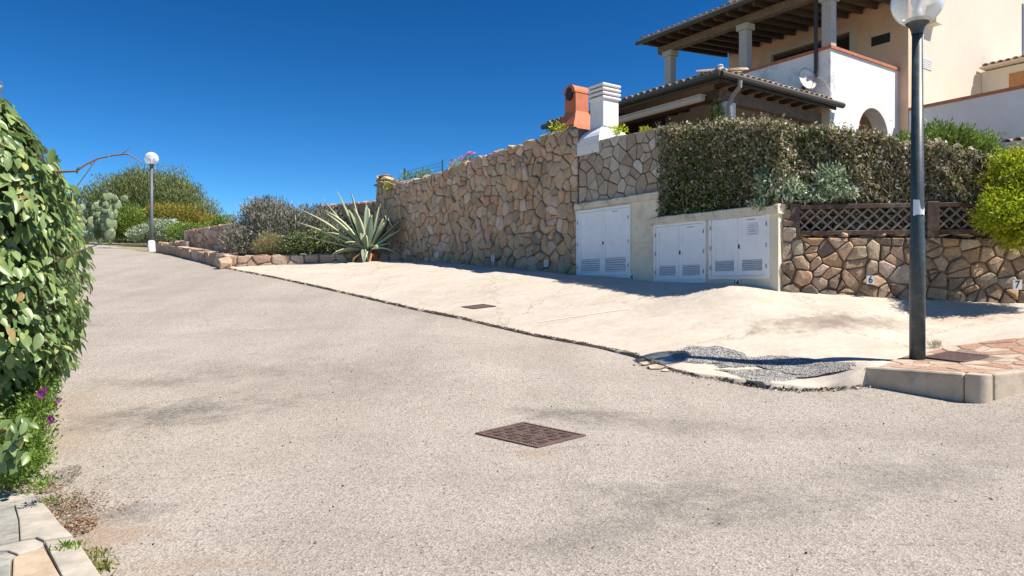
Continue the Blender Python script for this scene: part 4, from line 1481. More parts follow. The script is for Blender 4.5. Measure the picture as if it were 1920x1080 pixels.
# flared foot
prof = [(0.0, .46), (.08, .45), (.17, .41), (.25, .35), (.31, .28), (.36, .22), (.4, .19)]
vs, fs = [], []
for z, r in prof:
    sx, sy = r * 1.04, r * 0.82
    for (x, y) in ((-sx, -sy), (sx, -sy), (sx, sy), (-sx, sy)):
        vs.append(Tc(x, y, z))
vs += [Tc(x, y, -.16) for x, y in ((-.48, -.377), (.48, -.377), (.48, .377), (-.48, .377))]
for i in range(len(prof) - 1):
    for k in range(4):
        fs.append((i * 4 + k, i * 4 + (k + 1) % 4, (i + 1) * 4 + (k + 1) % 4, (i + 1) * 4 + k))
for k in range(4):
    fs.append((len(prof) * 4 + k, len(prof) * 4 + (k + 1) % 4, (k + 1) % 4, k))
obj('foot', vs, fs, M['plaster_clean'], t, smooth=False)
bevel(MB().box(-.20, .20, -.19, .19, .39, .92, Tc).build('shaft', M['plaster_clean'], t), .012)
MB().box(-.13, .13, -.12, .12, .92, 1.2, Tc).build('flue', M['ink_soft'], t)
for k in range(4):
    s = 0.235
    bevel(MB().box(-s, s, -s * .95, s * .95, .915 + k * .082, .965 + k * .082, Tc).build('cap_slab', M['plaster_clean'], t), .02)
cc = P3(1081, 236, 15.6)
Tc2 = chim_T(cc.x, cc.y, zr(3.5))
t = thing('chimney_pot', 'terracotta red chimney pot with round hole behind the white chimney', 'chimney', Tc2(0, 0, 0))
vs, fs = [], []
pr_ = [(-.5, .46, .4), (-.2, .41, .37), (-.02, .34, .32), (.14, .25, .25), (.3, .175, .185), (.7, .175, .18)]
for z, a, b in pr_:
    for (x, y) in ((-a, -b), (a, -b), (a, b), (-a, b)):
        vs.append(Tc2(x, y, z))
n0 = len(pr_)
for k in range(1, 8):
    an = math.pi * k / 8
    pass
for i in range(n0 - 1):
    for k in range(4):
        fs.append((i * 4 + k, i * 4 + (k + 1) % 4, (i + 1) * 4 + (k + 1) % 4, (i + 1) * 4 + k))
obj('body', vs, fs, M['terracotta'], t)
# barrel vaulted head, open towards the left
hd = MB()
nn_ = 12
for r0, x0, x1 in ((.185, -.2, .2), (.125, -.205, .0)):
    pass
ring = []
for (x, r) in ((-.21, .19), (.21, .19)):
    for k in range(nn_ + 1):
        an = math.pi * k / nn_
        ring.append(Tc2(x, -r * math.cos(an), .7 + r * 0.95 * math.sin(an)))
m_ = nn_ + 1
fs = [(k, k + 1, m_ + k + 1, m_ + k) for k in range(nn_)] + [tuple(range(m_)), tuple(range(m_, 2 * m_))]
obj('hood', ring, fs, M['terracotta'], t)
hole = [Tc2(-.225, .1 * math.cos(2 * math.pi * k / 16), .68 + .14 * math.sin(2 * math.pi * k / 16)) for k in range(16)] + [Tc2(-.15, .1 * math.cos(2 * math.pi * k / 16), .68 + .14 * math.sin(2 * math.pi * k / 16)) for k in range(16)]
obj('opening', hole, [tuple(range(16))] + [(k, (k + 1) % 16, 16 + (k + 1) % 16, 16 + k) for k in range(16)], M['ink'], t)

# ------------------------------------------------------------------ street lamps
def lamp(base, Hh, gd, r0, r1, label, post, stub):
    t = thing('street_lamp', label, 'street lamp', base, 'globe street lamps')
    zg = Hh - gd / 2
    MB().lathe([(0, -.15), (r0 * 1.05, -.15), (r0 * 1.02, Hh * .32), (r0 * .93, Hh * .33), (r1, zg - gd * .62), (0, zg - gd * .62)], base, 24).build('post', M[post], t, smooth=True)
    MB().lathe([(r1 * 1.12, zg - gd * .68), (r1 * 1.15, zg - gd * .62), (r1 * 1.5, zg - gd * .52), (gd * .23, zg - gd * .44), (gd * .27, zg - gd * .40), (gd * .26, zg - gd * .38), (0, zg - gd * .38)], base, 24).build('collar', M[post], t, smooth=True)
    pr = [(gd / 2 * math.sin(math.pi * k / 20), zg - gd / 2 * math.cos(math.pi * k / 20)) for k in range(3, 21)]
    MB().lathe(pr, base, 32).build('globe', M['globe'], t, smooth=True)
    MB().lathe([(gd * .10, zg - gd * .38), (gd * .10, zg - gd * .2), (gd * .06, zg - gd * .15), (gd * .13, zg), (gd * .1, zg + gd * .12), (0, zg + gd * .16)], base, 16).build('bulb', M['white'], t, smooth=True)
    if stub:
        MB().lathe([(r0 * 2.0, -.2), (r0 * 1.7, stub), (r0 * 1.0, stub + .02)], base, 16).build('base', M['white'], t, smooth=True)
    return t
lb = P3(1720, 684, 7.84)
near_lamp = lamp(lb, 4.17, 0.52, 0.075, 0.052, 'dark green globe street lamp with a torn white sticker, standing at the kerb', 'post', 0)
# torn paper wrapped round the post
vs, fs = [], []
zc = lb.z + (683 - 388) / F * 7.84
outl = [(-2.75, -2.0, .13), (-2.9, -1.95, .12)]
n = 10
for i in range(n + 1):
    an = math.radians(-152 + 100 * i / n)
    rr_ = 0.0725
    hi = .075 if i < 6 else (-.02 if i < 8 else -.035 + .012 * (i - 8))
    hi += U(-.008, .008)
    lo = -.085 + U(-.008, .008)
    for z in (lo, hi):
        vs.append((lb.x + rr_ * math.cos(an), lb.y + rr_ * math.sin(an), zc + z))
for i in range(n):
    fs.append((2 * i, 2 * i + 2, 2 * i + 3, 2 * i + 1))
obj('sticker', vs, fs, M['paper'], near_lamp)
fb = hit(284, 466, ROAD, 15)
fb = P3(284, 466, 29.0)
lamp(Vector(fb), 3.84, 0.53, 0.075, 0.055, 'grey globe street lamp on a white base by the low wall far up the road', 'post_far', .3)

# ------------------------------------------------------------------ kerb, pavement, grates, covers
kl = hit(1608, 690, PAD); kc = hit(1808, 704, PAD); kr = hit(1935, 687, PAD)
def kerb_piece(name, a, b, parent=None, w=0.14, hgt=0.3, rnd=0.035):
    a, b = Vector(a), Vector(b)
    d = (b - a)
    L = d.length
    d.normalize()
    n = Vector((-d.y, d.x, 0)).normalized()        # inward (left of travel)
    up = Vector((0, 0, 1))
    T = lambda x, y, z: a + d * x + n * y + up * z
    o = MB().box(0.004, L - .004, 0, w, -hgt, 0, T).build(name, M['kerb'], parent)
    return bevel(o, rnd, 3)
k3 = thing('kerb', 'pale concrete kerb round the pavement corner at the near lamp post', 'kerb', (kc.x, kc.y, kc.z - .25))
kl2 = Vector((kl.x, kl.y, kl.z + .02)); 
dirk = (Vector((kc.x, kc.y, kc.z)) - kl2).normalized()
kcl = Vector((kc.x, kc.y, kc.z + .02))
kerb_piece('kerb_stone', kl2, kcl - dirk * .0, k3)
kr_ = Vector((kr.x, kr.y, kr.z + .01))
dr = (kr_ - kcl).normalized()
cst = kcl + dirk * 0.09 + dr * 0.10
# rounded corner block
p1, pcn, p2 = Vector(kcl), hit(1846, 709, PAD), hit(1862, 702, PAD)
pcn.z = p2.z = kcl.z
arc = []
for i in range(9):
    f_ = i / 8
    v = p1 * (1 - f_) ** 2 + pcn * (2 * f_ * (1 - f_)) + p2 * f_ ** 2
    arc.append((v.x, v.y))
kr_ = Vector((kr.x, kr.y, kcl.z + .012))
dr = (kr_ - p2)
dr.z = 0
dr.normalize()
nd, nr_ = Vector((-dirk.y, dirk.x, 0)).normalized() * .16, Vector((-dr.y, dr.x, 0)) * .16
poly = arc + [(p2.x + nr_.x, p2.y + nr_.y), (p1.x + nd.x, p1.y + nd.y)]
o = MB().prism(poly, kcl.z - .34, kcl.z - .002).build('kerb_stone', M['kerb'], k3)
bevel(o, .035, 3)
cst = p2
kerb_piece('kerb_stone', cst + dr * .012, cst + dr * 1.3 + Vector((0, 0, .05)), k3)
kerb_piece('kerb_stone', cst + dr * 1.32 + Vector((0, 0, .05)), cst + dr * 3.3 + Vector((0, 0, .13)), k3)

# pavement surface (mortar bed) and its red sandstone flags
inn = Vector((-dirk.y, dirk.x, 0)) * .13
inr = Vector((-dr.y, dr.x, 0)) * .13
KA = [kl2 + inn, kcl + inn + dirk * -.02, cst + inr - dr * .0, cst + inr + dr * 3.3]
SB = [Vector(q_[:2]) for q_ in (hit(1612, 697, PAD), hit(1700, 672, PAD), hit(1780, 655, PAD), hit(1850, 645, PAD), hit(1920, 636, PAD))] + [Vector((8.6, 8.7))]
SIDE = tps([(v.x, v.y, v.z - .012) for v in (kl2, kl2.lerp(kcl, .33), kl2.lerp(kcl, .66), kcl, p2, p2 + dr * 1.0 + Vector((0, 0, .04)), p2 + dr * 2.2 + Vector((0, 0, .09)))]
           + [(v.x, v.y, float(PAD(v.x, v.y)) + .028) for v in resample(SB, 9)])
strip('pavement', resample([Vector((a.x, a.y)) for a in KA], 30), resample(SB, 30), SIDE, M['mortar_light'], 0.0, nt_=12)
poly = [(a.x, a.y) for a in KA] + [(a.x, a.y) for a in SB[::-1]]
pvst = thing('paving', 'red and cream crazy paving on the pavement behind the kerb', 'paving', (kc.x, kc.y + 1, kc.z))
M['redflag'] = stone_mat('red_sandstone_flag', [(0, (0.46, 0.38, 0.29)), (0.25, (0.50, 0.40, 0.31)), (0.35, (0.44, 0.28, 0.2)), (0.6, (0.38, 0.21, 0.145)), (0.8, (0.44, 0.28, 0.2)), (0.9, (0.52, 0.42, 0.33)), (1, (0.52, 0.42, 0.33))], 0.3, 0.4, (0.55, 0.46, 0.36))
gc = hit(1797, 671, PAD)
def TP(x, y, h):
    return Vector((x, y, float(SIDE(x, y)) + h))
sd = seeds_in(poly, 0.25, 0.2, 0.45, 0.4)
cl = cells(poly, sd)
cl = [c for c in cl]
gdir = (hit(1740, 667, PAD) - hit(1800, 681, PAD))
g0, g1, g2, g3 = [hit(*p_, SIDE) for p_ in ((1736, 671), (1804, 682), (1858, 669), (1775, 661))]
gcen = (g0 + g1 + g2 + g3) / 4
def far_from_grate(c):
    a, cx, cy = area_cent(c)
    return math.hypot(cx - gcen.x, cy - gcen.y) > 0.36 and math.hypot(cx - lb.x, cy - lb.y) > 0.12
place_stones('paving_stone', [c for c in cl if far_from_grate(c)], TP, M['redflag'], pvst, gap=0.012, h=(0.004, 0.009), back=0.02, flat=True, cut=False, tilt=0.01)

def cover(label, cname, corners, kind, surf, dz, mat):
    c = sum(corners, Vector()) / 4
    t = thing(cname, label, 'drain cover' if kind != 'grate' else 'drain grate', c + Vector((0, 0, dz)))
    ex = ((corners[1] - corners[0]) + (corners[2] - corners[3])) / 2
    ey = ((corners[3] - corners[0]) + (corners[2] - corners[1])) / 2
    nz_ = ex.cross(ey).normalized()
    if nz_.z < 0:
        nz_ = -nz_
    T = lambda u, v, w: c + ex * u + ey * v + nz_ * (w + dz)
    f_ = MB()
    b = .04
    for bx_ in ((-.5, .5, -.5, -.5 + b), (-.5, .5, .5 - b, .5), (-.5, -.5 + b, -.5 + b, .5 - b), (.5 - b, .5, -.5 + b, .5 - b)):
        f_.box(bx_[0], bx_[1], bx_[2], bx_[3], -.03, .006, T)
    f_.build('frame', mat, t)
    if kind == 'grate':
        MB().box(-.5 + b, .5 - b, -.5 + b, .5 - b, -.04, -.03, T).build('pit', M['pitblack'], t)
        for k in range(13):
            u = -.5 + b + (1 - 2 * b) * (k + .25) / 13
            MB().box(u, u + .024, -.5 + b, .5 - b, -.03, .004, T).build('bar', mat, t)
    else:
        MB().box(-.5 + b + .008, .5 - b - .008, -.5 + b + .008, .5 - b - .008, -.03, 0.0, T).build('lid', mat, t)
        n_ = 7
        for i in range(n_):
            for j in range(n_):
                u = -.42 + .84 * (i + .5) / n_
                v = -.42 + .84 * (j + .5) / n_
                if abs(i - 3) + abs(j - 3) <= 1:
                    continue
                s = .84 / n_ * .36
                if kind == 'small':
                    continue
                # one raised tread block: three short bars, direction alternating
                tb = MB()
                for q_ in (-1, 0, 1):
                    if (i + j) % 2:
                        tb.box(u - s, u + s, v + q_ * s * .72 - s * .2, v + q_ * s * .72 + s * .2, 0, .006, T)
                    else:
                        tb.box(u + q_ * s * .72 - s * .2, u + q_ * s * .72 + s * .2, v - s, v + s, 0, .006, T)
                tb.build('tread_block', mat, t)
        if kind != 'small':
            rb = MB()
            for (ra, rb_) in ((.13, .16), (.06, .085)):
                n2 = 24
                vs = []
                for k in range(n2):
                    an = 2 * math.pi * k / n2
                    vs += [T(ra * math.cos(an), ra * math.sin(an), .006), T(rb_ * math.cos(an), rb_ * math.sin(an), .006), T(ra * math.cos(an), ra * math.sin(an), 0), T(rb_ * math.cos(an), rb_ * math.sin(an), 0)]
                fs = []
                for k in range(n2):
                    a_, b_ = 4 * k, 4 * ((k + 1) % n2)
                    fs += [(a_, a_ + 1, b_ + 1, b_), (a_, a_ + 2, b_ + 2, b_), (a_ + 1, a_ + 3, b_ + 3, b_ + 1)]
                rb.add(vs, fs)
            rb.build('centre_ring', mat, t)
    return t
cover('rusty slotted drain grate in the red pavement beside the near lamp post', 'drain_grate', [g0, g1, g2, g3], 'grate', SIDE, .012, M['iron'])
mc = [hit(*p_, ROAD) for p_ in ((890, 814), (1009, 841), (1098, 818), (982, 793))]
cover('rusty square cast iron manhole cover with tread pattern in the middle of the road', 'manhole_cover', mc, 'cover', ROAD, .006, M['iron'])
mc = [hit(*p_, PAD) for p_ in ((866, 578), (889, 582), (931, 577), (906, 573))]
cover('small plain brown drain cover in the pale parking area', 'drain_cover', mc, 'small', PAD, .026, M['iron'])

# gravel patches in the broken pad edge
def patch(name, pp, mat, dz, step=0.035):
    P = [hit(x, y, PAD) for x, y in pp]
    c = sum(P, Vector()) / len(P)
    out = []
    for i in range(len(P)):
        a, b = P[i], P[(i + 1) % len(P)]
        for k in range(8):
            q_ = a.lerp(b, k / 8)
            v = (q_ - c)
            out.append(q_ + Vector((U(-.02, .02), U(-.02, .02), 0)))
    vs = [(c.x, c.y, float(PAD(c.x, c.y)) + dz + .006)]
    fs = []
    n = len(out)
    rings = 6
    for r in range(1, rings + 1):
        for q_ in out:
            w = c.lerp(q_, r / rings)
            vs.append((w.x, w.y, float(PAD(w.x, w.y)) + dz + (0.006 if r < rings else -.012) + U(-.004, .004)))
    for i in range(n):
        fs.append((0, 1 + i, 1 + (i + 1) % n))
    for r in range(rings - 1):
        for i in range(n):
            fs.append((1 + r * n + i, 1 + (r + 1) * n + i, 1 + (r + 1) * n + (i + 1) % n, 1 + r * n + (i + 1) % n))
    return obj(name, vs, fs, mat, kind='structure')
patch('asphalt_patch', [(1252, 664), (1290, 654), (1345, 653), (1390, 664), (1400, 673), (1450, 670), (1520, 676), (1600, 683), (1603, 694), (1500, 696), (1400, 692), (1345, 694), (1340, 687), (1275, 684)], M['gravel'], 0.034)
patch('asphalt_patch', [(1338, 696), (1420, 695), (1500, 697), (1575, 699), (1530, 706), (1490, 716), (1440, 721), (1400, 716), (1375, 706)], M['gravel'], 0.034)

# rubble crumbs by the broken edge
rb = thing('broken_concrete', 'crumbled pale concrete lumps at the broken corner of the parking area', 'rubble', hit(1215, 688, ROAD))
for (px, py, s) in ((1200, 676, .07), (1212, 684, .09), (1235, 681, .07), (1228, 690, .1), (1262, 689, .08), (1283, 694, .07), (1195, 685, .05), (1250, 696, .06), (1246, 680, .08), (1270, 683, .06)):
    p_ = hit(px, py, ROAD)
    rock('lump', (p_.x, p_.y, p_.z + s * .12), (s * 1.3, s, s * .42), M['kerb'] if s > .06 else M['concrete'], rb)
for (px, py, s) in ((1462, 730, .03), (1470, 733, .022), (1455, 733, .02), (1300, 718, .018), (1440, 727, .02), (1500, 736, .02), (1330, 722, .02), (1640, 722, .025), (1632, 727, .02)):
    p_ = hit(px, py, ROAD)
    rock('pebble', (p_.x, p_.y, p_.z + s * .3), (s, s, s * .7), M['concrete'], rb, 10)

# ------------------------------------------------------------------ dry clipped hedge on the right
hpx = [1238, 1250, 1300, 1400, 1467, 1500, 1600, 1700, 1780, 1830, 1870]
htop = [246, 240, 236, 232, 234, 237, 246, 260, 272, 285, 304]
hbot = [415, 412, 408, 398, 388, 400, 436, 436, 436, 436, 436]
def hedge_plan(px):
    q_ = wpt(px, 400) if px < 1467 else rpt(px, 400)
    n_ = NW if px < 1467 else rnrm
    return Vector((q_[0], q_[1], 0)), n_
nH = 64000
pxs = rng.uniform(1238, 1868, nH)
tops = np.interp(pxs, hpx, htop)
bots = np.interp(pxs, hpx, hbot)
kind_ = rng.random(nH)
C, Nrm = np.zeros((nH, 3)), np.zeros((nH, 3))
NWa, RNa = np.array(NW), np.array(rnrm)
aa = (pxs - 960) / F
tt = (14 * aa - 1.282) / (0.7033 + aa)
Yw = 14 - tt
dR = RW1 - RW0
ss = (RW0.y * aa - RW0.x) / (dR.x - dR.y * aa)
Yr = RW0.y + dR.y * ss
bl = np.clip((pxs - 1440) / 60, 0, 1)
Y = Yw * (1 - bl) + Yr * bl
X = aa * Y
Nw = NWa[None] * (1 - bl[:, None]) + RNa[None] * bl[:, None]
zt_ = CZ + (HY - tops) / F * Y + 0.05 * np.sin(pxs * .045) * np.sin(pxs * .017 + 1)
zb2 = CZ + (HY - bots) / F * Y - 0.06
istop = kind_ < 0.3
off = np.where(istop, rng.uniform(-0.1, 1.0, nH), 0.10 - 0.28 * rng.random(nH) ** 1.5)
fz_ = rng.random(nH)
lowf = np.clip((fz_ - .25) / .3, 0, 1)
gate = np.clip((pxs - 1245) / 60, 0, 1) * np.where(pxs > 1462, lowf, 1.0)
bulge = gate * (0.035 * np.sin(pxs * .035 + fz_ * 3) + 0.03 * np.sin(pxs * .09 + 2 + fz_ * 9) * np.cos(fz_ * 8 + pxs * .02))
zt_ = zt_ + 0.03 * np.sin(pxs * .21) + 0.02 * np.sin(pxs * .53 + 1)
zf_ = np.where(istop, zt_ - 0.14 * rng.random(nH) ** 2 + np.where(rng.random(nH) < .06, .09, .03) * np.abs(rng.normal(size=nH)), zb2 + (zt_ - zb2) * fz_)
C[:, 0], C[:, 1] = X, Y
C += Nw * (np.where(istop, -off, np.where((pxs > 1462) & (fz_ < .3), np.minimum(off, .02), off) + bulge))[:, None]
C[:, 2] = zf_
setb = np.clip((pxs - 1468) / 15, 0, 1) * 0.16
C[:, :2] -= (Nw * setb[:, None])[:, :2]
D = rdir(nH) + Nw * 0.3 + np.array([0, 0, 0.35])
Nn = Nw * 0.6 + rdir(nH) * 0.9 + np.array([0, 0, 0.5])
hd = thing('hedge', 'tall dry clipped brown and green hedge above the low cupboards and lattice fence', 'hedge', TW(3.5, 1.9, -.4))
fr_ = (zf_ - zb2) / (zt_ - zb2)
pg = 0.8 * np.clip(1.2 - (pxs - 1238) / 260, 0, 1) * np.clip(1.15 - fr_, 0, 1) + 0.30 + 0.5 * (np.exp(-((pxs - 1520) / 40) ** 2) * (fr_ > .8))
grn = rng.random(nH) < pg
Lh = 0.052 * (0.6 + 0.9 * rng.random(nH))
for nm, k, mt in (('dry_foliage', ~grn, 'dryhedge'), ('green_foliage', grn, 'hedgegreen')):
    leaves(nm, C[k], D[k], Nn[k], Lh[k], Lh[k] * 0.5, M[mt], hd)
k = rng.choice(nH, 5200)
leaves('twigs', C[k] + rdir(5200) * .03 + Nw[k] * .03, D[k] * [1, 1, .6] + [0, 0, .8], Nn[k], 0.17, 0.008, M['palebark'], hd)
core = MB()  # solid dark core added inside the hedge to block light and see-through
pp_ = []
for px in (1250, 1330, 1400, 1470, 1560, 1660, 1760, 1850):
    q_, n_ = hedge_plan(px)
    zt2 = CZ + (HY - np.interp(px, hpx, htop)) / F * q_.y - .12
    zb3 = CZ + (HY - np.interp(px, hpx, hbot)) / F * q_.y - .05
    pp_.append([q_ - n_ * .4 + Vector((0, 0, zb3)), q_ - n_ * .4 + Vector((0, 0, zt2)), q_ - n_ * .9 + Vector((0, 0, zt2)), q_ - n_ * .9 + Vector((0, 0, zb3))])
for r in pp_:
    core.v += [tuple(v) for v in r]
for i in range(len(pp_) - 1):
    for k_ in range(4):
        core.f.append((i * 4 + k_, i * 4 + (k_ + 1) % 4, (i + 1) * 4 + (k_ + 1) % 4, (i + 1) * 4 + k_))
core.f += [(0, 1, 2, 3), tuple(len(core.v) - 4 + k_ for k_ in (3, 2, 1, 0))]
core.build('dark_core', simple('dark_core_mass', (0.05, 0.04, 0.028), 1, 0.5, 30, 0.8, 40), hd)

# pale oleander growing through the hedge
ol = thing('oleander_shrub', 'pale whitish green shrub growing through the middle of the dry hedge', 'shrub', TR(0.3, 1.7, 0.1))
bs = []
for (px, py, rx, rz) in ((1480, 355, .3, .22), (1450, 345, .18, .22), (1560, 338, .28, .26), (1590, 362, .22, .1), (1530, 366, .3, .12), (1440, 385, .2, .1)):
    q_, n_ = hedge_plan(px)
    c_ = q_ + n_ * (.13 if px < 1468 else -.02) + Vector((0, 0, CZ + (HY - py) / F * q_.y))
    bs.append((c_.x, c_.y, c_.z, rx, .12, rz))
bush(ol, bs, 2800, 0.085, 0.028, M['oleander'], up=.3, inner=.1)

# green shrub behind the hedge, beside the lamp post
sh = thing('green_shrub', 'fresh green feathery shrub standing up behind the right part of the hedge', 'shrub', P3(1780, 300, 12.3))
bs = []
for (px, py, rx, rz) in ((1710, 262, .35, .22), (1755, 250, .3, .25), (1790, 252, .3, .22), (1830, 262, .3, .2), (1850, 285, .25, .2), (1690, 262, .2, .12)):
    c_ = P3(px, py + 8, 12.0)
    bs.append((c_.x, c_.y, c_.z, rx, .4, rz))
bush(sh, bs, 9000, 0.075, 0.022, M['midgreen'], up=1.2, inner=.1, lump=.45)
trunks(sh, P3(1780, 330, 12), [P3(1700 + 25 * i, 262, 12) for i in range(7)], .02, M['bark'], 'stems')

# yellow green bush spilling over the low wall at the right edge
yb = thing('yellow_green_bush', 'bright yellow green bush spilling over the low granite wall at the right edge', 'bush', P3(1900, 440, 9.5))
bs = []
for (px, py, r, rz) in ((1905, 335, .40, .36), (1890, 395, .38, .30), (1920, 420, .4, .35), (1868, 410, .22, .18), (1910, 300, .3, .2), (1960, 380, .6, .7), (1912, 440, .22, .12)):
    c_ = P3(px, py, 9.35 if py > 350 else 9.7)
    bs.append((c_.x, c_.y, c_.z, r, .36, rz))
bush(yb, bs, 26000, 0.045, 0.02, M['yellowgreen'], up=.3, inner=.35, lump=.4)
trunks(yb, P3(1930, 500, 9.95), [P3(1900, 420, 9.6), P3(1890, 350, 9.7), P3(1930, 330, 9.7)], .03, M['bark'], 'stems')

# ivy on the veranda pillar
iv = thing('pillar_creeper', 'green creeper climbing the white veranda pillar', 'creeper', TH(px0 + .1, .15, 3.2))
cI = TH(px0 - .06, .4, 4.5)
bush(iv, [(cI.x, cI.y, cI.z, .22, .22, .42), (cI.x, cI.y, cI.z - .6, .25, .25, .5)], 1500, 0.07, 0.04, M['midgreen'], up=.1, inner=.2)

# plants along the wall top
def tuft(name, label, cat, px, py, d, r, n, mat, L=.06, W=.025, flower=None, up=.6, group='plants along the wall top'):
    c_ = P3(px, py, d)
    t = thing(name, label, cat, (c_.x, c_.y, c_.z - r), group)
    bush(t, [(c_.x, c_.y, c_.z - r * .3, r * 1.3, r, r * .8)], n, L, W, M[mat], up=up, inner=.1)
    if flower:
        m_ = 26
        P, d_ = blobs_pts([(c_.x, c_.y, c_.z, r * 1.3, r, r * .8)], m_, .8, .2)
        leaves('blossoms', P, rdir(m_), rdir(m_) + [0, -1, 0], .07, .06, M[flower], t)
    return t
tuft('wall_plant', 'yellow green trailing plant on the left end of the tall wall', 'plant', 742, 343, 20.6, .28, 260, 'yellowgreen')
tuft('wall_plant', 'small green bush behind the wire fence, nearest the left end of the wall', 'plant', 766, 327, 20.6, .26, 340, 'midgreen')
tuft('wall_plant', 'small round green bush in the middle of the wire fence', 'plant', 797, 322, 20.2, .25, 340, 'midgreen')
tuft('flowering_plant', 'magenta flowering plant on the wall top, left of the pair', 'flowers', 860, 306, 18.2, .2, 260, 'yellowgreen', flower='petal_pink')
tuft('flowering_plant', 'magenta flowering plant on the wall top, right of the pair', 'flowers', 882, 296, 17.8, .2, 260, 'midgreen', flower='petal_pink')
tuft('wall_plant', 'yellow green weeds left of the red chimney pot', 'plant', 1048, 236, 15.2, .2, 160, 'yellowgreen')
tuft('wall_plant', 'yellow green weeds right of the white chimney foot', 'plant', 1160, 240, 13.9, .16, 170, 'yellowgreen')
tuft('wall_plant', 'small weed on the flagstone wall top near the hedge', 'plant', 1212, 240, 13.2, .1, 80, 'yellowgreen')

# green wire fence behind the wall top
wf = thing('wire_fence', 'thin green wire fence with a post on the left end of the tall wall', 'fence', TW(-8.0, zr(2.95), -.4))
MB().tube([TW(-8.2, zr(2.9), -.42), TW(-8.2, zr(3.52), -.42)], .03, 6).build('post', M['greenwire'], wf)
MB().tube([TW(-6.0, zr(2.9), -.42), TW(-6.0, zr(3.45), -.42)], .02, 6).build('post', M['greenwire'], wf)
for k in range(5):
    MB().tube([TW(-8.2, zr(3.05 + k * .09), -.42), TW(-6.0, zr(3.03 + k * .085), -.42)], .0045, 4).build('wire', M['greenwire'], wf)
for k in range(18):
    MB().tube([TW(-8.1 + k * .12, zr(2.95), -.42), TW(-8.1 + k * .12, zr(3.44), -.42)], .0035, 4).build('wire', M['greenwire'], wf)

# ------------------------------------------------------------------ low planter wall and its bed
def wall_run(name, label, a, b, z0, z1a, z1b, th, sw, sh, mat, gap=.012, hh=(.02, .05), loc=None, jit=.3, capn=0, mort='mortar_light', n_off=0):
    a, b = Vector(a), Vector(b)
    L = (b - a).length
    d = (b - a) / L
    nn = Vector((d.y, -d.x))
    T = lambda u, z, n: Vector((a.x + d.x * u + nn.x * (n + n_off), a.y + d.y * u + nn.y * (n + n_off), z))
    t = thing(name, label, 'stone wall', T(L / 2, z0, -.1))
    poly = [(0, z0 if not callable(z0) else z0(0)), (L, z0 if not callable(z0) else z0(L)), (L, z1b), (0, z1a)]
    MB().prism(poly, -th, -.01, T).build('mortar', M[mort], t)
    cl_ = cells(poly, seeds_in(poly, sw, sh, jit, .3))
    place_stones('stone', cl_, T, mat, t, gap=gap, h=hh, tilt=.2)
    n = max(2, int(L / sw))
    for i in range(n):
        u = (i + .5) / n * L
        zt3 = z1a + (z1b - z1a) * u / L
        rock('stone', T(u, zt3 + .005, -th / 2), (L / n * .52, th * .55, .035 + U(0, .015)), mat, t, 12)
    return t
K0 = Vector(J0) + Vector((-.02, .05))
zK = float(ROAD(K0.x, K0.y))
LE = P3(762, 493, 20.3)
wl_low = wall_run('planter_wall', 'low sunlit stone planter wall facing the parking area under the agave', (K0.x, K0.y), (LE.x, LE.y), zK - .15, zK + .33, LE.z + .27, .35, .36, .33, M['lowstone'], jit=.3)
F0 = P3(292, 470, 28.6)
zF = F0.z
t = wall_run('planter_wall', 'low stone planter wall in shade running along the uphill road to the far lamp', (F0.x, F0.y), (K0.x, K0.y), zK - .2, zF + .32, zK + .33, .4, .5, .8, M['lowstone'], jit=.3)
# corner boulder
cb = rock('stone', (K0.x, K0.y, zK + .12), (.3, .28, .24), M['lowstone'], wl_low, 22)
# bed soil
BED = [(K0.x + .1, K0.y + .3), (LE.x, LE.y + .3), (LE.x + 1.2, LE.y + 1.6), (-3.2, 23.6), (-8, 27), (-12, 31), (F0.x + .3, F0.y + .3)]
bm = MB()
pl3 = [(x, y, max(float(ROAD(x, y)) + .12, zK + .22)) for x, y in BED]
n = len(pl3)
cx_, cy_ = sum(p[0] for p in pl3) / n, sum(p[1] for p in pl3) / n
bm.add([(cx_, cy_, zK + .9)] + pl3 + [(p[0], p[1], p[2] - 2) for p in pl3], [(0, 1 + i, 1 + (i + 1) % n) for i in range(n)] + [(1 + i, 1 + n + i, 1 + n + (i + 1) % n, 1 + (i + 1) % n) for i in range(n)])
bm.build('planting_bed', M['soil'], kind='structure')

# stepped dry wall further back on the left of the rosemary, and the rough wall behind the agave
a_, b_ = P3(345, 447, 25.5), P3(440, 475, 23.5)
w2 = wall_run('dry_stone_wall', 'pinkish dry stone garden wall stepping up left of the grey rosemary bush', (a_.x, a_.y), (b_.x, b_.y), zK + .1, CZ + (HY - 432) / F * 25.5, CZ + (HY - 418) / F * 23.5, .4, .36, .3, M['lowstone'])
a_, b_ = P3(318, 458, 26.4), P3(352, 468, 25.0)
wall_run('dry_stone_wall', 'lowest pinkish dry stone step in front of the garden wall by the far lamp', (a_.x, a_.y), (b_.x, b_.y), zK + .1, CZ + (HY - 453) / F * 26.4, CZ + (HY - 452) / F * 25, .5, .3, .25, M['lowstone'])
a_, b_ = P3(590, 395, 23.0), P3(712, 380, 21.9)
wall_run('garden_wall', 'rough stone garden wall with pale rim behind the agave', (a_.x, a_.y), (b_.x, b_.y), 2.2, CZ + (HY - 386) / F * 23, CZ + (HY - 376) / F * 21.9, .4, .36, .32, M['lowstone'])

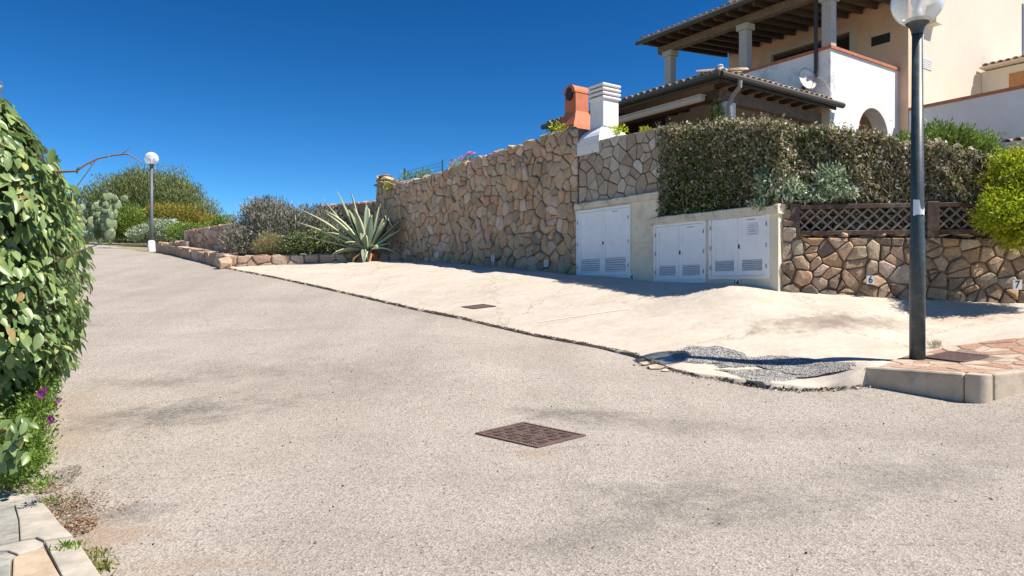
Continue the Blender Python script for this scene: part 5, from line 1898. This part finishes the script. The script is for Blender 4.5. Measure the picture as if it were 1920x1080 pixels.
# ------------------------------------------------------------------ agave
ab = P3(688, 478, 20.0)
ag = thing('agave', 'large grey green agave with cream edged leaves on the low planter wall', 'agave', ab)
def agave_leaf(az, el, L, w, bend=0.5, foldp=None, foldang=0, twist=0.0):
    """strap leaf: thick channelled cross section, sharp tip"""
    n = 12
    p = Vector(ab) + Vector((math.cos(az) * .08, math.sin(az) * .08, .1))
    vs, fs = [], []
    at = []
    d_el = el
    side0 = Vector((-math.sin(az), math.cos(az), 0))
    for i in range(n + 1):
        f = i / n
        dirn = Vector((math.cos(az) * math.cos(d_el), math.sin(az) * math.cos(d_el), math.sin(d_el)))
        upn = side0.cross(dirn) * -1
        side = (side0 * math.cos(twist * f) + upn * math.sin(twist * f))
        wd = w * (0.55 + 0.5 * math.sin(min(1, f * 1.6) * math.pi * .5)) * (1 - max(0, (f - .45) / .55) ** 1.6)
        wd = max(wd, 0.004)
        for s, h in ((-1, .32), (-.5, .06), (0, -.02), (.5, .06), (1, .32)):
            vs.append(p + side * s * wd * .5 + upn * (h * wd * .5))
            at.append(abs(s) * 0.95)
        for s in (.6, -.6):
            vs.append(p + side * s * wd * .5 + upn * (-.16 * wd))
            at.append(.3)
        p = p + dirn * (L / n)
        d_el -= bend / n * (0.4 + 1.2 * f)
        if foldp and abs(f - foldp) < .5 / n:
            d_el -= foldang
    m = 7
    for i in range(n):
        for k in range(m):
            fs.append((i * m + k, i * m + (k + 1) % m, (i + 1) * m + (k + 1) % m, (i + 1) * m + k))
    o = obj('leaf', vs, fs, M['agave'], ag, smooth=True)
    a_ = o.data.attributes.new('across', 'FLOAT', 'POINT')
    a_.data.foreach_set('value', at)
    return o
rd_ = math.radians
for (az, el, L, w, bd_, fp, fa) in ((178, 53, 2.1, .2, .1, None, 0), (172, 66, 2.05, .17, .06, None, 0), (200, 79, 1.8, .2, .08, None, 0),
                                  (185, 40, 2.2, .2, .35, None, 0), (190, 27, 2.1, .2, .2, None, 0), (176, 16, 1.85, .16, .12, None, 0), (205, 58, 1.7, .22, .75, None, 0),
                                  (160, 72, 1.6, .22, .35, .78, 2.5), (100, 82, 1.7, .22, .3, .76, 2.4), (20, 80, 1.55, .26, .1, .8, 2.7), (0, 68, 1.5, .22, .1, .7, 2.3), (-15, 58, 1.45, .26, .1, .68, 2.0),
                                  (-8, 35, 1.25, .24, .15, .72, -.5), (-60, 76, 1.15, .24, .1, .85, 2.5), (-110, 68, 1.4, .24, .35, None, 0), (-150, 50, 1.6, .22, .4, None, 0),
                                  (-90, 48, 1.0, .22, .4, .6, 1.2), (-35, 12, 1.35, .18, 1.2, None, 0), (-20, 22, .95, .2, .5, .7, 1.4), (-85, 8, .95, .22, 2.2, None, 0), (-75, 12, .8, .2, 2.4, None, 0),
                                  (-140, 12, 1.1, .18, 1.1, None, 0), (195, 8, 1.0, .2, 1.1, None, 0), (-60, 25, .9, .2, 1.2, None, 0), (210, 40, 1.3, .2, .9, None, 0),
                                  (-120, 35, .9, .2, 1.2, None, 0), (40, 62, 1.5, .2, .3, .7, 2.2), (140, 45, 1.7, .2, .4, None, 0), (5, 48, 1.5, .16, .2, .8, 2.2), (-5, 60, 1.3, .16, .1, None, 0)):
    agave_leaf(rd_(az), rd_(el), L * .95, w * .86, bd_, fp, fa, U(-.25, .25))
# withered lower leaves
for az in (-100, -70, -125, -45, -150):
    o = agave_leaf(rd_(az), rd_(-15), .6, .15, 1.2)
    o.data.materials[0] = M['litter'] if az < -90 else M['terracotta']
    o['label'] = 'withered brown leaf'
    o.name = 'dry_leaf'

# ------------------------------------------------------------------ rosemary and green bushes in the bed
rs = thing('rosemary_bush', 'big grey purple rosemary bush in the planter left of the agave', 'bush', P3(500, 475, 21.5))
bs = []
for (px, py, rx, rz, d) in ((500, 430, 1.05, .85, 21.8), (450, 450, .5, .5, 21.5), (540, 430, 1.0, .7, 22), (590, 425, 1.0, .7, 22.3), (500, 400, .75, .5, 22), (620, 440, .5, .5, 22.2)):
    c_ = P3(px, py, d)
    bs.append((c_.x, c_.y, c_.z, rx, .8, rz))
bush(rs, bs, 26000, 0.13, 0.022, M['rosemary'], up=.9, inner=.3, lump=.3, outw=.7)
trunks(rs, P3(500, 478, 21.7), [P3(460 + 30 * i, 420, 21.8) for i in range(6)], .03, M['bark'], 'stems')
def small_bush(name, label, cat, spec, n, L, W, mat, **k):
    t = thing(name, label, cat, P3(spec[0][0], spec[0][1] + 20, spec[0][4]))
    bush(t, [(*P3(px, py, d), rx, rx * .7, rz) for (px, py, rx, rz, d) in spec], n, L, W, M[mat], **k)
    trunks(t, P3(spec[0][0], spec[0][1] + 22, spec[0][4]), [P3(s[0], s[1], s[4]) for s in spec], .02, M['bark'], 'stems')
    return t
small_bush('straw_bush', 'small straw coloured bush in front of the rosemary', 'bush', ((508, 455, .42, .33, 20.7), (490, 462, .3, .25, 20.6)), 2600, .11, .012, 'drygrass', up=.9, inner=.1)
small_bush('green_bush', 'dark green leafy bush low between the rosemary and the agave', 'bush', ((570, 455, .6, .38, 20.8), (610, 450, .5, .42, 20.9), (545, 462, .4, .3, 20.6), (635, 462, .45, .32, 20.7)), 7000, .08, .03, 'hedgegreen', up=.4, inner=.2)
small_bush('green_bush', 'green fern like weeds at the foot of the tall wall right of the agave', 'bush', ((738, 460, .3, .35, 20.9), (722, 440, .3, .4, 21)), 900, .12, .02, 'hedgegreen', up=.9, inner=.1)

# ------------------------------------------------------------------ far vegetation
tr = thing('olive_tree', 'broad rounded olive green tree behind the far street lamp', 'tree', P3(290, 445, 39))
bs = []
for (px, py, rx, rz) in ((290, 370, 2.2, 1.7), (230, 380, 1.8, 1.4), (180, 395, 1.5, 1.2), (340, 385, 1.8, 1.4), (375, 410, 1.2, 1.0), (300, 410, 2.4, 1.3), (210, 420, 2.0, 1.0), (400, 425, .8, .6), (265, 355, 1.5, 1.0), (325, 360, 1.2, .8)):
    c_ = P3(px, py, 39)
    bs.append((c_.x, c_.y + U(-.6, .6), c_.z, rx, 1.5, rz))
bush(tr, bs, 60000, 0.17, 0.035, M['treegreen'], 'crown', up=1.3, inner=.45, lump=.3, outw=.5, rnd=.7)
trunks(tr, P3(290, 452, 39), [P3(200 + 35 * i, 385, 39) for i in range(6)], .12, M['bark'])
small_bush('roadside_bush', 'yellow green bush left of the far street lamp', 'bush', ((240, 415, 1.0, .85, 33), (222, 425, .7, .6, 33)), 9000, .09, .035, 'yellowgreen_far' if 'yellowgreen_far' in M else 'midgreen', up=.6, inner=.3)
small_bush('roadside_bush', 'orange tinged green bush right of the far street lamp', 'bush', ((315, 410, 1.0, .75, 33.5), (350, 410, 1.0, .7, 33.5), (385, 420, .8, .55, 33.5), (290, 405, .6, .6, 33.5)), 16000, .09, .035, 'orangebush', up=.6, inner=.3)
small_bush('roadside_bush', 'pale flowering bush close behind the far street lamp', 'bush', ((310, 430, .8, .5, 32), (275, 435, .6, .4, 32.3), (258, 440, .5, .35, 32)), 7000, .09, .04, 'oleander', up=.5, inner=.3)
small_bush('roadside_bush', 'green bush between the far lamp and the stone steps', 'bush', ((340, 435, .7, .4, 31), (365, 432, .6, .35, 31), (400, 432, .8, .4, 31), (420, 415, .5, .3, 31)), 7000, .09, .035, 'midgreen', up=.5, inner=.3)

# prickly pear: flattened pads, each a part
pc = thing('prickly_pear', 'prickly pear cactus with pale flat pads left of the far bushes', 'cactus', P3(170, 447, 32))
def pad_(c, r, az, tl):
    bm = bmesh.new()
    bmesh.ops.create_icosphere(bm, subdivisions=2, radius=1)
    Mx = Matrix.Rotation(az, 3, 'Z') @ Matrix.Rotation(tl, 3, 'Y')
    vs = []
    for v in bm.verts:
        z = v.co.z
        w = 1.0 - .22 * max(0, -z)
        q_ = Mx @ Vector((v.co.x * r * .78 * w, v.co.y * r * .16, z * r + r * .8))
        vs.append(Vector(c) + q_)
    bm.verts.index_update()
    fs = [tuple(v.index for v in f.verts) for f in bm.faces]
    bm.free()
    obj('pad', vs, fs, M['cactus'], pc, smooth=True)
    return Vector(c) + Mx @ Vector((0, 0, r * 1.7))
def grow(c, n, r, az, tl):
    e = pad_(c, r, az, tl)
    if n > 0:
        for k in range(R.choice((1, 2, 2))):
            grow(e, n - 1, r * U(.78, .98), az + U(-.8, .8), tl * .5 + U(-.9, .9))
for i in range(13):
    b = P3(135 + i * 6.5, 450, 32 + U(-.4, .4))
    grow(b, R.choice((2, 3, 4)), .25, U(-1.2, 1.2), U(-.6, .6))
b = P3(206, 450, 31.5)
grow(b, 4, .3, .2, 0.05)
# grass verge at the end of the road
def grass(name, x0, x1, y0, y1, n, L, mat, cond=None, dz=0):
    x, y = rng.uniform(x0, x1, n), rng.uniform(y0, y1, n)
    if cond is not None:
        k = cond(x, y)
        x, y = x[k], y[k]
    m = len(x)
    z = LAND(x, y) + dz
    L_ = L * (.5 + rng.random(m))
    C_ = np.stack([x, y, z + L_ * .4], 1)
    D_ = np.stack([rng.normal(size=m) * .35, rng.normal(size=m) * .35, np.ones(m)], 1)
    o = leaves(name, C_, D_, rdir(m) * [1, 1, .1], L_, L_ * .1, M[mat])
    o['label'] = 'green and straw coloured grass verge at the top of the road'
    return o
grass('grass', -32, -5, 33.2, 37.5, 26000, .22, 'grass')
grass('grass', -30, -17.2, 27, 34, 9000, .2, 'grass', lambda x, y: x < -18.6 - (y - 29.3) * .9)

# ------------------------------------------------------------------ left: leafy climber hedge
zprof = [0.0, .17, .6, .81, 1.17, 1.53, 1.82, 2.28, 2.46, 2.62, 2.75]
rprof = [.24, .27, .34, .45, .52, .55, .50, .42, .32, .18, .06]
lh = thing('climber_hedge', 'glossy broad leaved green climber overhanging the left edge of the road', 'hedge', (-3.7, 5.2, 0.05))
sp0, spd = np.array([-3.60, 4.9]), np.array([-.5, .866])
def climber_pts(n, sl=3.5, near=False):
    z = rng.uniform(.12, 2.72, n) if not near else rng.uniform(.35, 2.7, n)
    r = np.interp(z, zprof, rprof)
    s = rng.random(n) ** 1.5 * sl
    th = rng.uniform(-math.pi, math.pi, n)
    # s==0 end cap is round, sides straight
    cap = rng.random(n) < (.5 if not near else .6)
    s = np.where(cap, 0, s)
    nx, ny = np.cos(th), np.sin(th)
    side = np.array([.866, .5])
    # keep directions facing the road or the camera
    f = nx * side[0] + ny * side[1]
    g_ = -(nx * spd[0] + ny * spd[1])
    ok = (f > -.3) & ((g_ > -.05) | (~cap))
    bk = np.where((rng.random(n) < .3) & (not near), -1.0, 1.0)
    ok = ok | (cap & (not near) & (g_ > -.05))
    nx2 = np.where(cap, nx, side[0] * bk)
    ny2 = np.where(cap, ny, side[1] * bk)
    dep = 1 - .38 * rng.random(n) ** 1.6
    bump_ = 1 + .13 * np.sin(z * 7 + s * 3) + .10 * np.sin(z * 15 + th * 4)
    P = np.stack([sp0[0] + spd[0] * s + nx2 * r * dep * bump_, sp0[1] + spd[1] * s + ny2 * r * dep * bump_, z], 1)
    Nv = np.stack([nx2, ny2, .5 + 0 * z], 1)
    return P[ok], Nv[ok]
def leaf_shape(L, w):
    """broad ovate leaf folded at the midrib: local x across, y along, z normal"""
    V, Fc = [], []
    ys = [0, .18, .42, .68, .88, 1]
    ws = [.03, .36, .5, .42, .2, 0.01]
    for y_, x_ in zip(ys, ws):
        dz_ = -.16 * y_ * y_
        V += [(-x_ * w, y_ * L, dz_ * L + x_ * w * .35), (0, y_ * L, dz_ * L), (x_ * w, y_ * L, dz_ * L + x_ * w * .35)]
    for i in range(5):
        a = i * 3
        Fc += [(a, a + 1, a + 4, a + 3), (a + 1, a + 2, a + 5, a + 4)]
    return V, Fc
lms = []
for L_, w_ in ((.105, .058), (.12, .06), (.09, .052), (.125, .068)):
    V, Fc = leaf_shape(L_, w_)
    me = bpy.data.meshes.new('leaf')
    me.from_pydata(V, [], Fc)
    me.shade_smooth()
    lms.append((me, V, Fc))

def ivym():
    m, nt, b = nodes('broad_glossy_leaf')
    oi = N(nt, 'ShaderNodeObjectInfo')
    g = N(nt, 'ShaderNodeNewGeometry')
    f = math_(nt, 'FRACT', math_(nt, 'ADD', oi.outputs['Random'], g.outputs['Random Per Island']))
    c = ramp(nt, f, [(0, (0.09, 0.15, 0.04)), (0.4, (0.17, 0.25, 0.085)), (0.8, (0.26, 0.36, 0.125)), (0.93, (0.34, 0.42, 0.13)), (0.975, (0.5, 0.48, 0.16)), (1, (0.38, 0.25, 0.1))])
    nz = noise(nt, 30, 3, .5, g.outputs['Position'])
    c = mix(nt, .4, c, ramp(nt, nz.outputs[0], [(.3, .7), (.7, 1.2)]), 'MULTIPLY')
    c = mix(nt, g.outputs['Backfacing'], c, mix(nt, .5, c, (.25, .33, .15)))
    nt.links.new(c, b.inputs['Base Color'])
    b.inputs['Roughness'].default_value = .38
    tr_ = N(nt, 'ShaderNodeBsdfTranslucent')
    nt.links.new(c, tr_.inputs['Color'])
    ms = N(nt, 'ShaderNodeMixShader')
    ms.inputs[0].default_value = .25
    nt.links.new(b.outputs[0], ms.inputs[1])
    nt.links.new(tr_.outputs[0], ms.inputs[2])
    nt.links.new(ms.outputs[0], nt.nodes['Material Output'].inputs['Surface'])
    return m
M['broad'] = ivym()
for me, _, _ in lms:
    me.materials.append(M['broad'])
def leaf_matrix(p, nv, droop=1.0):
    nv = Vector(nv).normalized()
    n_ = (nv + Vector((R.gauss(0, .35), R.gauss(0, .35), R.gauss(.25, .3)))).normalized()
    dn = Vector((R.gauss(0, .45), R.gauss(0, .45), -droop)) + nv * .35
    y_ = (dn - n_ * dn.dot(n_)).normalized()
    x_ = y_.cross(n_).normalized()
    Mx = Matrix((x_, y_, n_)).transposed().to_4x4()
    Mx.translation = Vector(p)
    return Mx
base = Vector(lh['_b'])
P, Nv = climber_pts(14500)
# joined mass of the leaves further in and further along
order = np.argsort(np.linalg.norm(P - np.array([0, 0, 1.37]), axis=1) + rng.random(len(P)) * .5)
bigV, bigF = [], []
cntl = 0
Pn, Nn_ = climber_pts(1500, near=True)
Pn += Nn_ / np.linalg.norm(Nn_, axis=1, keepdims=True) * .03
selv = [i for i in range(len(Pn)) if -0.06 < (Pn[i][0] / Pn[i][1] * F + 960) / 1920 < .09]
for i in selv[:235]:
    me = R.choice(lms)[0]
    o = bpy.data.objects.new('leaf', me)
    Mx = leaf_matrix(Pn[i], Nn_[i])
    Mx.translation -= base
    o.matrix_local = Mx
    sc_ = U(.6, 1.05)
    o.scale = (sc_, sc_, sc_)
    o.parent = lh
    COL.objects.link(o)
for i in range(len(P)):
    me, V, Fc = R.choice(lms)
    Mx = leaf_matrix(P[i], Nv[i])
    n0 = len(bigV)
    fs_ = U(.5, 1.05)
    bigV += [tuple(Mx @ (Vector(v) * fs_)) for v in V]
    bigF += [tuple(k + n0 for k in f) for f in Fc]
obj('foliage', bigV, bigF, M['broad'], lh, smooth=True, kind='stuff')
st_ = MB()
for k in range(60):
    a0_ = Vector((-3.7 + U(-.15, .15) - .5 * k * .03, 4.95 + U(-.2, .4), .1))
    e_ = Vector((-3.6 + U(-.5, .35), 4.9 + U(-.3, .9), U(1.2, 2.4)))
    st_.tube([a0_, a0_.lerp(e_, .5) + Vector((U(-.1, .1), U(-.1, .1), 0)), e_], [.016, .01, .004], 5)
st_.build('stems', M['bark'], lh)
mass = MB()  # solid hull, shade among the leaves put into its dark colour
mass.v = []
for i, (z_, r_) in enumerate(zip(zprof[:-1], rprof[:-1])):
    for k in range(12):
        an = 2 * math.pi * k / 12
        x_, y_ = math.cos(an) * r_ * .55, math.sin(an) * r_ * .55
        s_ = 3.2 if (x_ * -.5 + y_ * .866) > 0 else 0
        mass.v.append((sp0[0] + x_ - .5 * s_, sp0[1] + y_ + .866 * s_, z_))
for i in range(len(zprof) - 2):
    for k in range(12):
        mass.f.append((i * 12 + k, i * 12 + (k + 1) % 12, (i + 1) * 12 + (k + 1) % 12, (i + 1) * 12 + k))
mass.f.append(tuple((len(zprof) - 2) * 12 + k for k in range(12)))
mass.build('inner_shade_hull', simple('inner_shade_colour', (0.02, 0.035, 0.012), 1, .4, 20), lh)
# long shoots reaching out over the road
def shoot(pts, leafat, r=.006, mat='redtwig'):
    MB().tube(pts, [r * (1 - .6 * i / (len(pts) - 1)) for i in range(len(pts))], 6).build('shoot', M[mat], lh)
    for (q_, dz_) in leafat:
        me = R.choice(lms)[0]
        o = bpy.data.objects.new('leaf', me)
        Mx = leaf_matrix(q_, (U(-.5, .8), -1, .2), 1.2)
        Mx.translation -= base
        o.matrix_local = Mx
        o.scale = (dz_, dz_, dz_)
        o.parent = lh
        COL.objects.link(o)
sp = [P3(x, y, 4.9) for x, y in ((92, 322), (120, 322), (143, 321), (160, 309), (185, 297), (215, 291), (240, 289), (255, 297), (266, 306))]
shoot(sp, [(P3(148, 313, 4.9), .5), (P3(170, 303, 4.9), .25), (P3(205, 292, 4.9), .2)], .0085)
shoot([P3(225, 291, 4.9), P3(238, 282, 4.9), P3(246, 275, 4.9)], [], .004)
sp = [P3(x, y, 4.7) for x, y in ((105, 490), (130, 480), (150, 470), (180, 460), (200, 448), (215, 432), (217, 425))]
shoot(sp, [(P3(150, 470, 4.7), .75), (P3(165, 462, 4.7), .6), (P3(145, 478, 4.7), .8), (P3(135, 482, 4.7), .9), (P3(190, 446, 4.7), .5), (P3(208, 450, 4.7), .4), (P3(120, 485, 4.7), 1.0)], .005)
shoot([P3(70, 300, 4.8), P3(88, 283, 4.8), P3(100, 280, 4.8)], [(P3(100, 278, 4.8), 1.0), (P3(108, 290, 4.8), .5)], .005)
shoot([P3(-10, 200, 4.9), P3(0, 178, 4.9), P3(5, 165, 4.9), P3(2, 152, 4.9)], [(P3(12, 190, 4.9), .9), (P3(3, 160, 4.9), .35)], .005)

# small leaved ground plant with purple flowers under it
gp_ = thing('ground_plant', 'bright green small leaved plant with purple flowers at the foot of the climber', 'plant', hit(60, 850, ROAD))
bs = []
for (px, py, rx, rz, d) in ((60, 770, .16, .16, 4.75), (40, 830, .22, .2, 4.55), (20, 880, .2, .14, 4.35), (75, 720, .12, .1, 4.9), (70, 860, .08, .07, 4.35), (82, 905, .05, .05, 4.1), (10, 760, .3, .25, 4.9)):
    c_ = P3(px, py, d)
    bs.append((c_.x, c_.y, c_.z, rx, .14, rz))
bush(gp_, bs, 9000, .028, .011, M['weed'], up=.6, inner=.1, lump=.4)
for (px, py, s_) in ((80, 738, 1.0), (111, 750, .6), (97, 786, 1.0), (86, 730, .7)):
    c_ = P3(px, py, 4.65)
    m_ = 11
    an = np.linspace(0, 2 * math.pi, m_, endpoint=False)
    D_ = np.stack([np.cos(an), -.5 + 0 * an, np.sin(an)], 1)
    C_ = np.array(c_) + D_ * .02 * s_
    fl = leaves('flower', C_, D_, np.tile([0, -1., 0.2], (m_, 1)), .036 * s_, .012 * s_, M['petal'], gp_, kind=None)
# little weeds by the paving
def weed(name, label, px, py, n, spread, L, mat='weed', lz=0.0):
    c_ = hit(px, py, ROAD)
    t = thing(name, label, 'weed', c_ + Vector((0, 0, lz)), 'weeds beside the paving')
    C_ = np.array(c_)[None] + np.stack([rng.normal(size=n) * spread, rng.normal(size=n) * spread, .01 + lz + rng.random(n) * spread * .8], 1)
    D_ = np.stack([rng.normal(size=n) * .6, rng.normal(size=n) * .6, np.ones(n)], 1)
    leaves('blades', C_, D_, rdir(n), L * (.5 + rng.random(n)), L * .25, M[mat], t)
weed('weed', 'bright green weed growing on the front paving slab edge', 132, 1070, 90, .03, .035, lz=.1)
weed('weed', 'small green weed in the litter at the edge of the paving slabs', 92, 945, 80, .035, .03)
weed('weed', 'grass tuft between the front slab and the road', 176, 1046, 110, .035, .032, 'grass')
weed('weed', 'thin grass tuft at the kerb slab corner lowest in view', 186, 1070, 80, .03, .06, 'grass')

# dark soil and crumbs on the road edge
def crumbs(label, px, py, rx, ry, n, rot):
    c_ = hit(px, py, ROAD)
    a, r_ = rng.uniform(0, 6.28, n), np.sqrt(rng.random(n))
    dx, dy = np.cos(a) * r_ * rx, np.sin(a) * r_ * ry
    x = c_.x + dx * math.cos(rot) - dy * math.sin(rot)
    y = c_.y + dx * math.sin(rot) + dy * math.cos(rot)
    C_ = np.stack([x, y, ROAD(x, y) + .005 + rng.random(n) * .006], 1)
    o = leaves('soil_crumbs', C_, rdir(n) * [1, 1, .3], rdir(n) * .5 + [0, 0, 1], .012 * (.4 + rng.random(n)), .008, M['litterdark'])
    o['label'] = label
crumbs('dark soil crumbs along the slab edge', 125, 960, .12, .3, 900, .45)
crumbs('dark soil crumbs under the low weeds', 110, 900, .12, .35, 700, .3)
# dead leaf litter
def litter(name, label, px, py, rx, ry, n, rot=0.0):
    c_ = hit(px, py, ROAD)
    a, r_ = rng.uniform(0, 6.28, n), np.sqrt(rng.random(n))
    dx, dy = np.cos(a) * r_ * rx, np.sin(a) * r_ * ry
    x = c_.x + dx * math.cos(rot) - dy * math.sin(rot)
    y = c_.y + dx * math.sin(rot) + dy * math.cos(rot)
    C_ = np.stack([x, y, ROAD(x, y) + .008 + rng.random(n) * .018], 1)
    D_ = rdir(n) * [1, 1, .3]
    o = leaves(name, C_, D_, rdir(n) * .5 + [0, 0, 1], .02 * (.4 + rng.random(n)), .011, M['litter'])
    o['label'] = label
litter('leaf_litter', 'dead brown leaves heaped beside the slab corner', 150, 990, .09, .16, 420, .4)
litter('leaf_litter', 'scattered dead leaves along the slab edge', 118, 945, .13, .32, 320, .5)
litter('leaf_litter', 'brown dust and dead leaves between the plants and the road', 140, 955, .18, .36, 260, .4)
litter('leaf_litter', 'dead leaves under the climber', 30, 920, .3, .16, 420)
litter('leaf_litter', 'thin scatter of dead leaves on the asphalt', 175, 960, .25, .3, 160)

# paving slabs in the bottom left corner
pv = thing('slab_paving', 'cream and blue grey natural stone slab paving in the bottom left corner', 'paving', hit(60, 1040, ROAD))
PVH = 0.11
def PVS(x, y):
    return ROAD(x, y) + PVH
M['slab_cream'] = simple('cream_slab', (0.43, 0.385, 0.32), .85, .22, 9, .3, 40, dirt=(0.33, 0.31, 0.27), dirt_amt=.75, dscale=6)
M['slab_blue'] = simple('grey_slab', (0.30, 0.295, 0.26), .8, .35, 9, .3, 40, dirt=(0.55, 0.48, 0.38), dirt_amt=.95, dscale=5)
M['slab_orange'] = simple('orange_cream_slab', (0.46, 0.36, 0.26), .85, .22, 9, .3, 40, dirt=(0.5, 0.3, 0.16), dirt_amt=.5, dscale=7)
def slab(pp, mat, h=0.0):
    P = [hit(x, y, PVS, 2.0) for x, y in pp]
    vs = [(p.x, p.y, p.z + h) for p in P] + [(p.x, p.y, p.z - .14) for p in P]
    n = len(P)
    o = obj('slab', vs, [tuple(range(n))[::-1]] + [(i, (i + 1) % n, n + (i + 1) % n, n + i) for i in range(n)], mat, pv)
    return bevel(o, .007, 2)
slab([(12, 919), (62, 923), (72, 940), (36, 943), (2, 951), (-200, 940)], M['slab_blue'], .0)
slab([(28, 946), (80, 943), (94, 958), (112, 982), (137, 1005), (110, 1009), (82, 1013), (67, 1007), (38, 1012), (36, 975)], M['slab_cream'], .004)
slab([(-260, 958), (26, 947), (34, 975), (36, 1012), (0, 1020), (-260, 1022)], M['slab_blue'], .002)
slab([(-260, 1025), (0, 1023), (38, 1014), (66, 1010), (80, 1016), (82, 1022), (60, 1031), (34, 1038), (14, 1031), (-260, 1034)], M['slab_cream'], 0)
slab([(84, 1017), (136, 1009), (150, 1022), (190, 1082), (260, 1190), (170, 1190), (118, 1084)], M['slab_cream'], .006)
slab([(25, 1045), (60, 1034), (82, 1027), (115, 1084), (165, 1190), (20, 1190), (23, 1090)], M['slab_orange'], .002)
slab([(-260, 1037), (12, 1034), (30, 1041), (21, 1048), (19, 1090), (15, 1190), (-280, 1190)], M['slab_blue'], .0)
bedp = [hit(x, y, PVS, 2.0) for x, y in ((-280, 925), (10, 917), (62, 921), (95, 956), (137, 1004), (152, 1022), (262, 1190), (-320, 1190))]
MB().add([(p.x, p.y, p.z - .012) for p in bedp] + [(p.x, p.y, p.z - .2) for p in bedp], [tuple(range(8))[::-1]] + [(i, (i + 1) % 8, 8 + (i + 1) % 8, 8 + i) for i in range(8)]).build('mortar', M['mortar'], pv)
# soil strip under the climber
sb_ = [(-3.3, 2.0), (-3.2, 3.4), (-3.42, 4.6), (-4.1, 6.4), (-7.6, 12.2), (-12.6, 20.2), (-18.7, 29.2)]
sl_ = [(x - 2.2, y - .6) for x, y in sb_]
strip('soil_strip', resample([Vector(q_) for q_ in sb_], 120), resample([Vector(q_) for q_ in sl_], 120), ROAD, M['soil'], 0.006, nt_=10)

# faint painted bay lines
def bayline(p, q_, w=.05):
    a, b = hit(*p, PAD), hit(*q_, PAD)
    d = Vector((b.x - a.x, b.y - a.y)).normalized()
    s_ = Vector((-d.y, d.x)) * w / 2
    A = [Vector((a.x, a.y)) + (Vector((b.x, b.y)) - Vector((a.x, a.y))) * k / 20 for k in range(21)]
    strip('painted_line', [v + s_ for v in A], [v - s_ for v in A], PAD, M['bay'], .027, nt_=1)
M['bay'] = simple('worn_white_line', (0.69, 0.61, 0.51), .9, .06, 30, dirt=(0.6, 0.52, 0.43), dirt_amt=1, dscale=9)
bayline((1010, 607), (1180, 582), .035)
bayline((690, 556), (745, 538))

bl_ = resample([Vector(q_[:2]) for q_ in brkw], 60)
for q_ in bl_:
    if R.random() < .8:
        s__ = U(.008, .026)
        x_, y_ = q_.x + U(-.04, .04), q_.y - U(.0, .07)
        rock('crumb', (x_, y_, float(ROAD(x_, y_)) + s__ * .3), (s__ * 1.3, s__, s__ * .7), M['kerb'] if R.random() < .6 else M['concrete'], rb, 9)
n = 900
i_ = rng.integers(0, 60, n)
sg = np.array([[q_.x, q_.y] for q_ in bl_])[i_]
x, y = sg[:, 0] + rng.normal(size=n) * .03, sg[:, 1] - .015 + rng.normal(size=n) * .02
C_ = np.stack([x, y, ROAD(x, y) + .008 + .02 * rng.random(n)], 1)
o = leaves('edge_soil', C_, rdir(n) * [1, 1, .5], rdir(n) + [0, 0, .7], .03 * (.4 + rng.random(n)), .014, M['litterdark'])
o['label'] = 'dark soil and crumbs under the broken concrete lip'
# low broad leaved cluster of the climber near the slabs
for i in range(46):
    me = R.choice(lms)[0]
    o = bpy.data.objects.new('leaf', me)
    Mx = leaf_matrix(P3(U(-8, 58), U(775, 862), U(4.1, 4.3)), (U(-.2, .7), -.9, .4), .9)
    Mx.translation -= base
    o.matrix_local = Mx
    sc_ = U(.6, .95)
    o.scale = (sc_, sc_, sc_)
    o.parent = lh
    COL.objects.link(o)

# stray gravel and twigs on the road
n = 1500
x, y = rng.uniform(-3.2, 6, n), rng.uniform(3, 14, n)
k = (y < 7.2) | (x < -0.5 - (y - 9) * .8)
x, y = x[k], y[k]
m_ = len(x)
s_ = .004 + .006 * rng.random(m_) ** 3
C_ = np.stack([x, y, ROAD(x, y) + s_ * .5], 1)
o = leaves('loose_grit', C_, rdir(m_), rdir(m_) + [0, 0, 1], s_ * 2.2, s_ * 2, simple('dark_grit', (.1, .09, .08), .9, .5, 30))
o['label'] = 'dark loose grit scattered on the asphalt'
# weeds in the joint between the asphalt and the concrete
n = 2600
f_ = rng.random(n) ** .8
i_ = (f_ * 239).astype(int)
sg = np.array([[q_.x, q_.y] for q_ in seg])[i_]
dens = (np.sin(i_ * .21) * np.sin(i_ * .057 + 1) > -.1) | (rng.random(n) < .2)
sg = sg[dens]
m_ = len(sg)
x, y = sg[:, 0] + rng.normal(size=m_) * .018, sg[:, 1] + rng.normal(size=m_) * .018
C_ = np.stack([x, y, ROAD(x, y) + .025 + .012 * rng.random(m_)], 1)
o = leaves('seam_weeds', C_, rdir(m_) * [1, 1, .6], rdir(m_) + [0, 0, .6], .035 * (.4 + rng.random(m_)), .012, M['bark'])
o['label'] = 'dark dead weeds and soil in the joint between asphalt and concrete'
# far side grass tuft by the drain grate
c_ = hit(1755, 655, PAD)
t = thing('grass_tuft', 'straw coloured grass tuft behind the slotted drain grate', 'grass tuft', c_)
n = 70
C_ = np.array(c_)[None] + np.stack([rng.normal(size=n) * .05, rng.normal(size=n) * .02, .05 + rng.random(n) * .03], 1)
leaves('blades', C_, np.stack([rng.normal(size=n) * .4, rng.normal(size=n) * .4, np.ones(n)], 1), rdir(n), .1, .005, M['drygrass'], t)

# ------------------------------------------------------------------ tidy helper properties away
for o in bpy.data.objects:
    if '_b' in o:
        del o['_b']
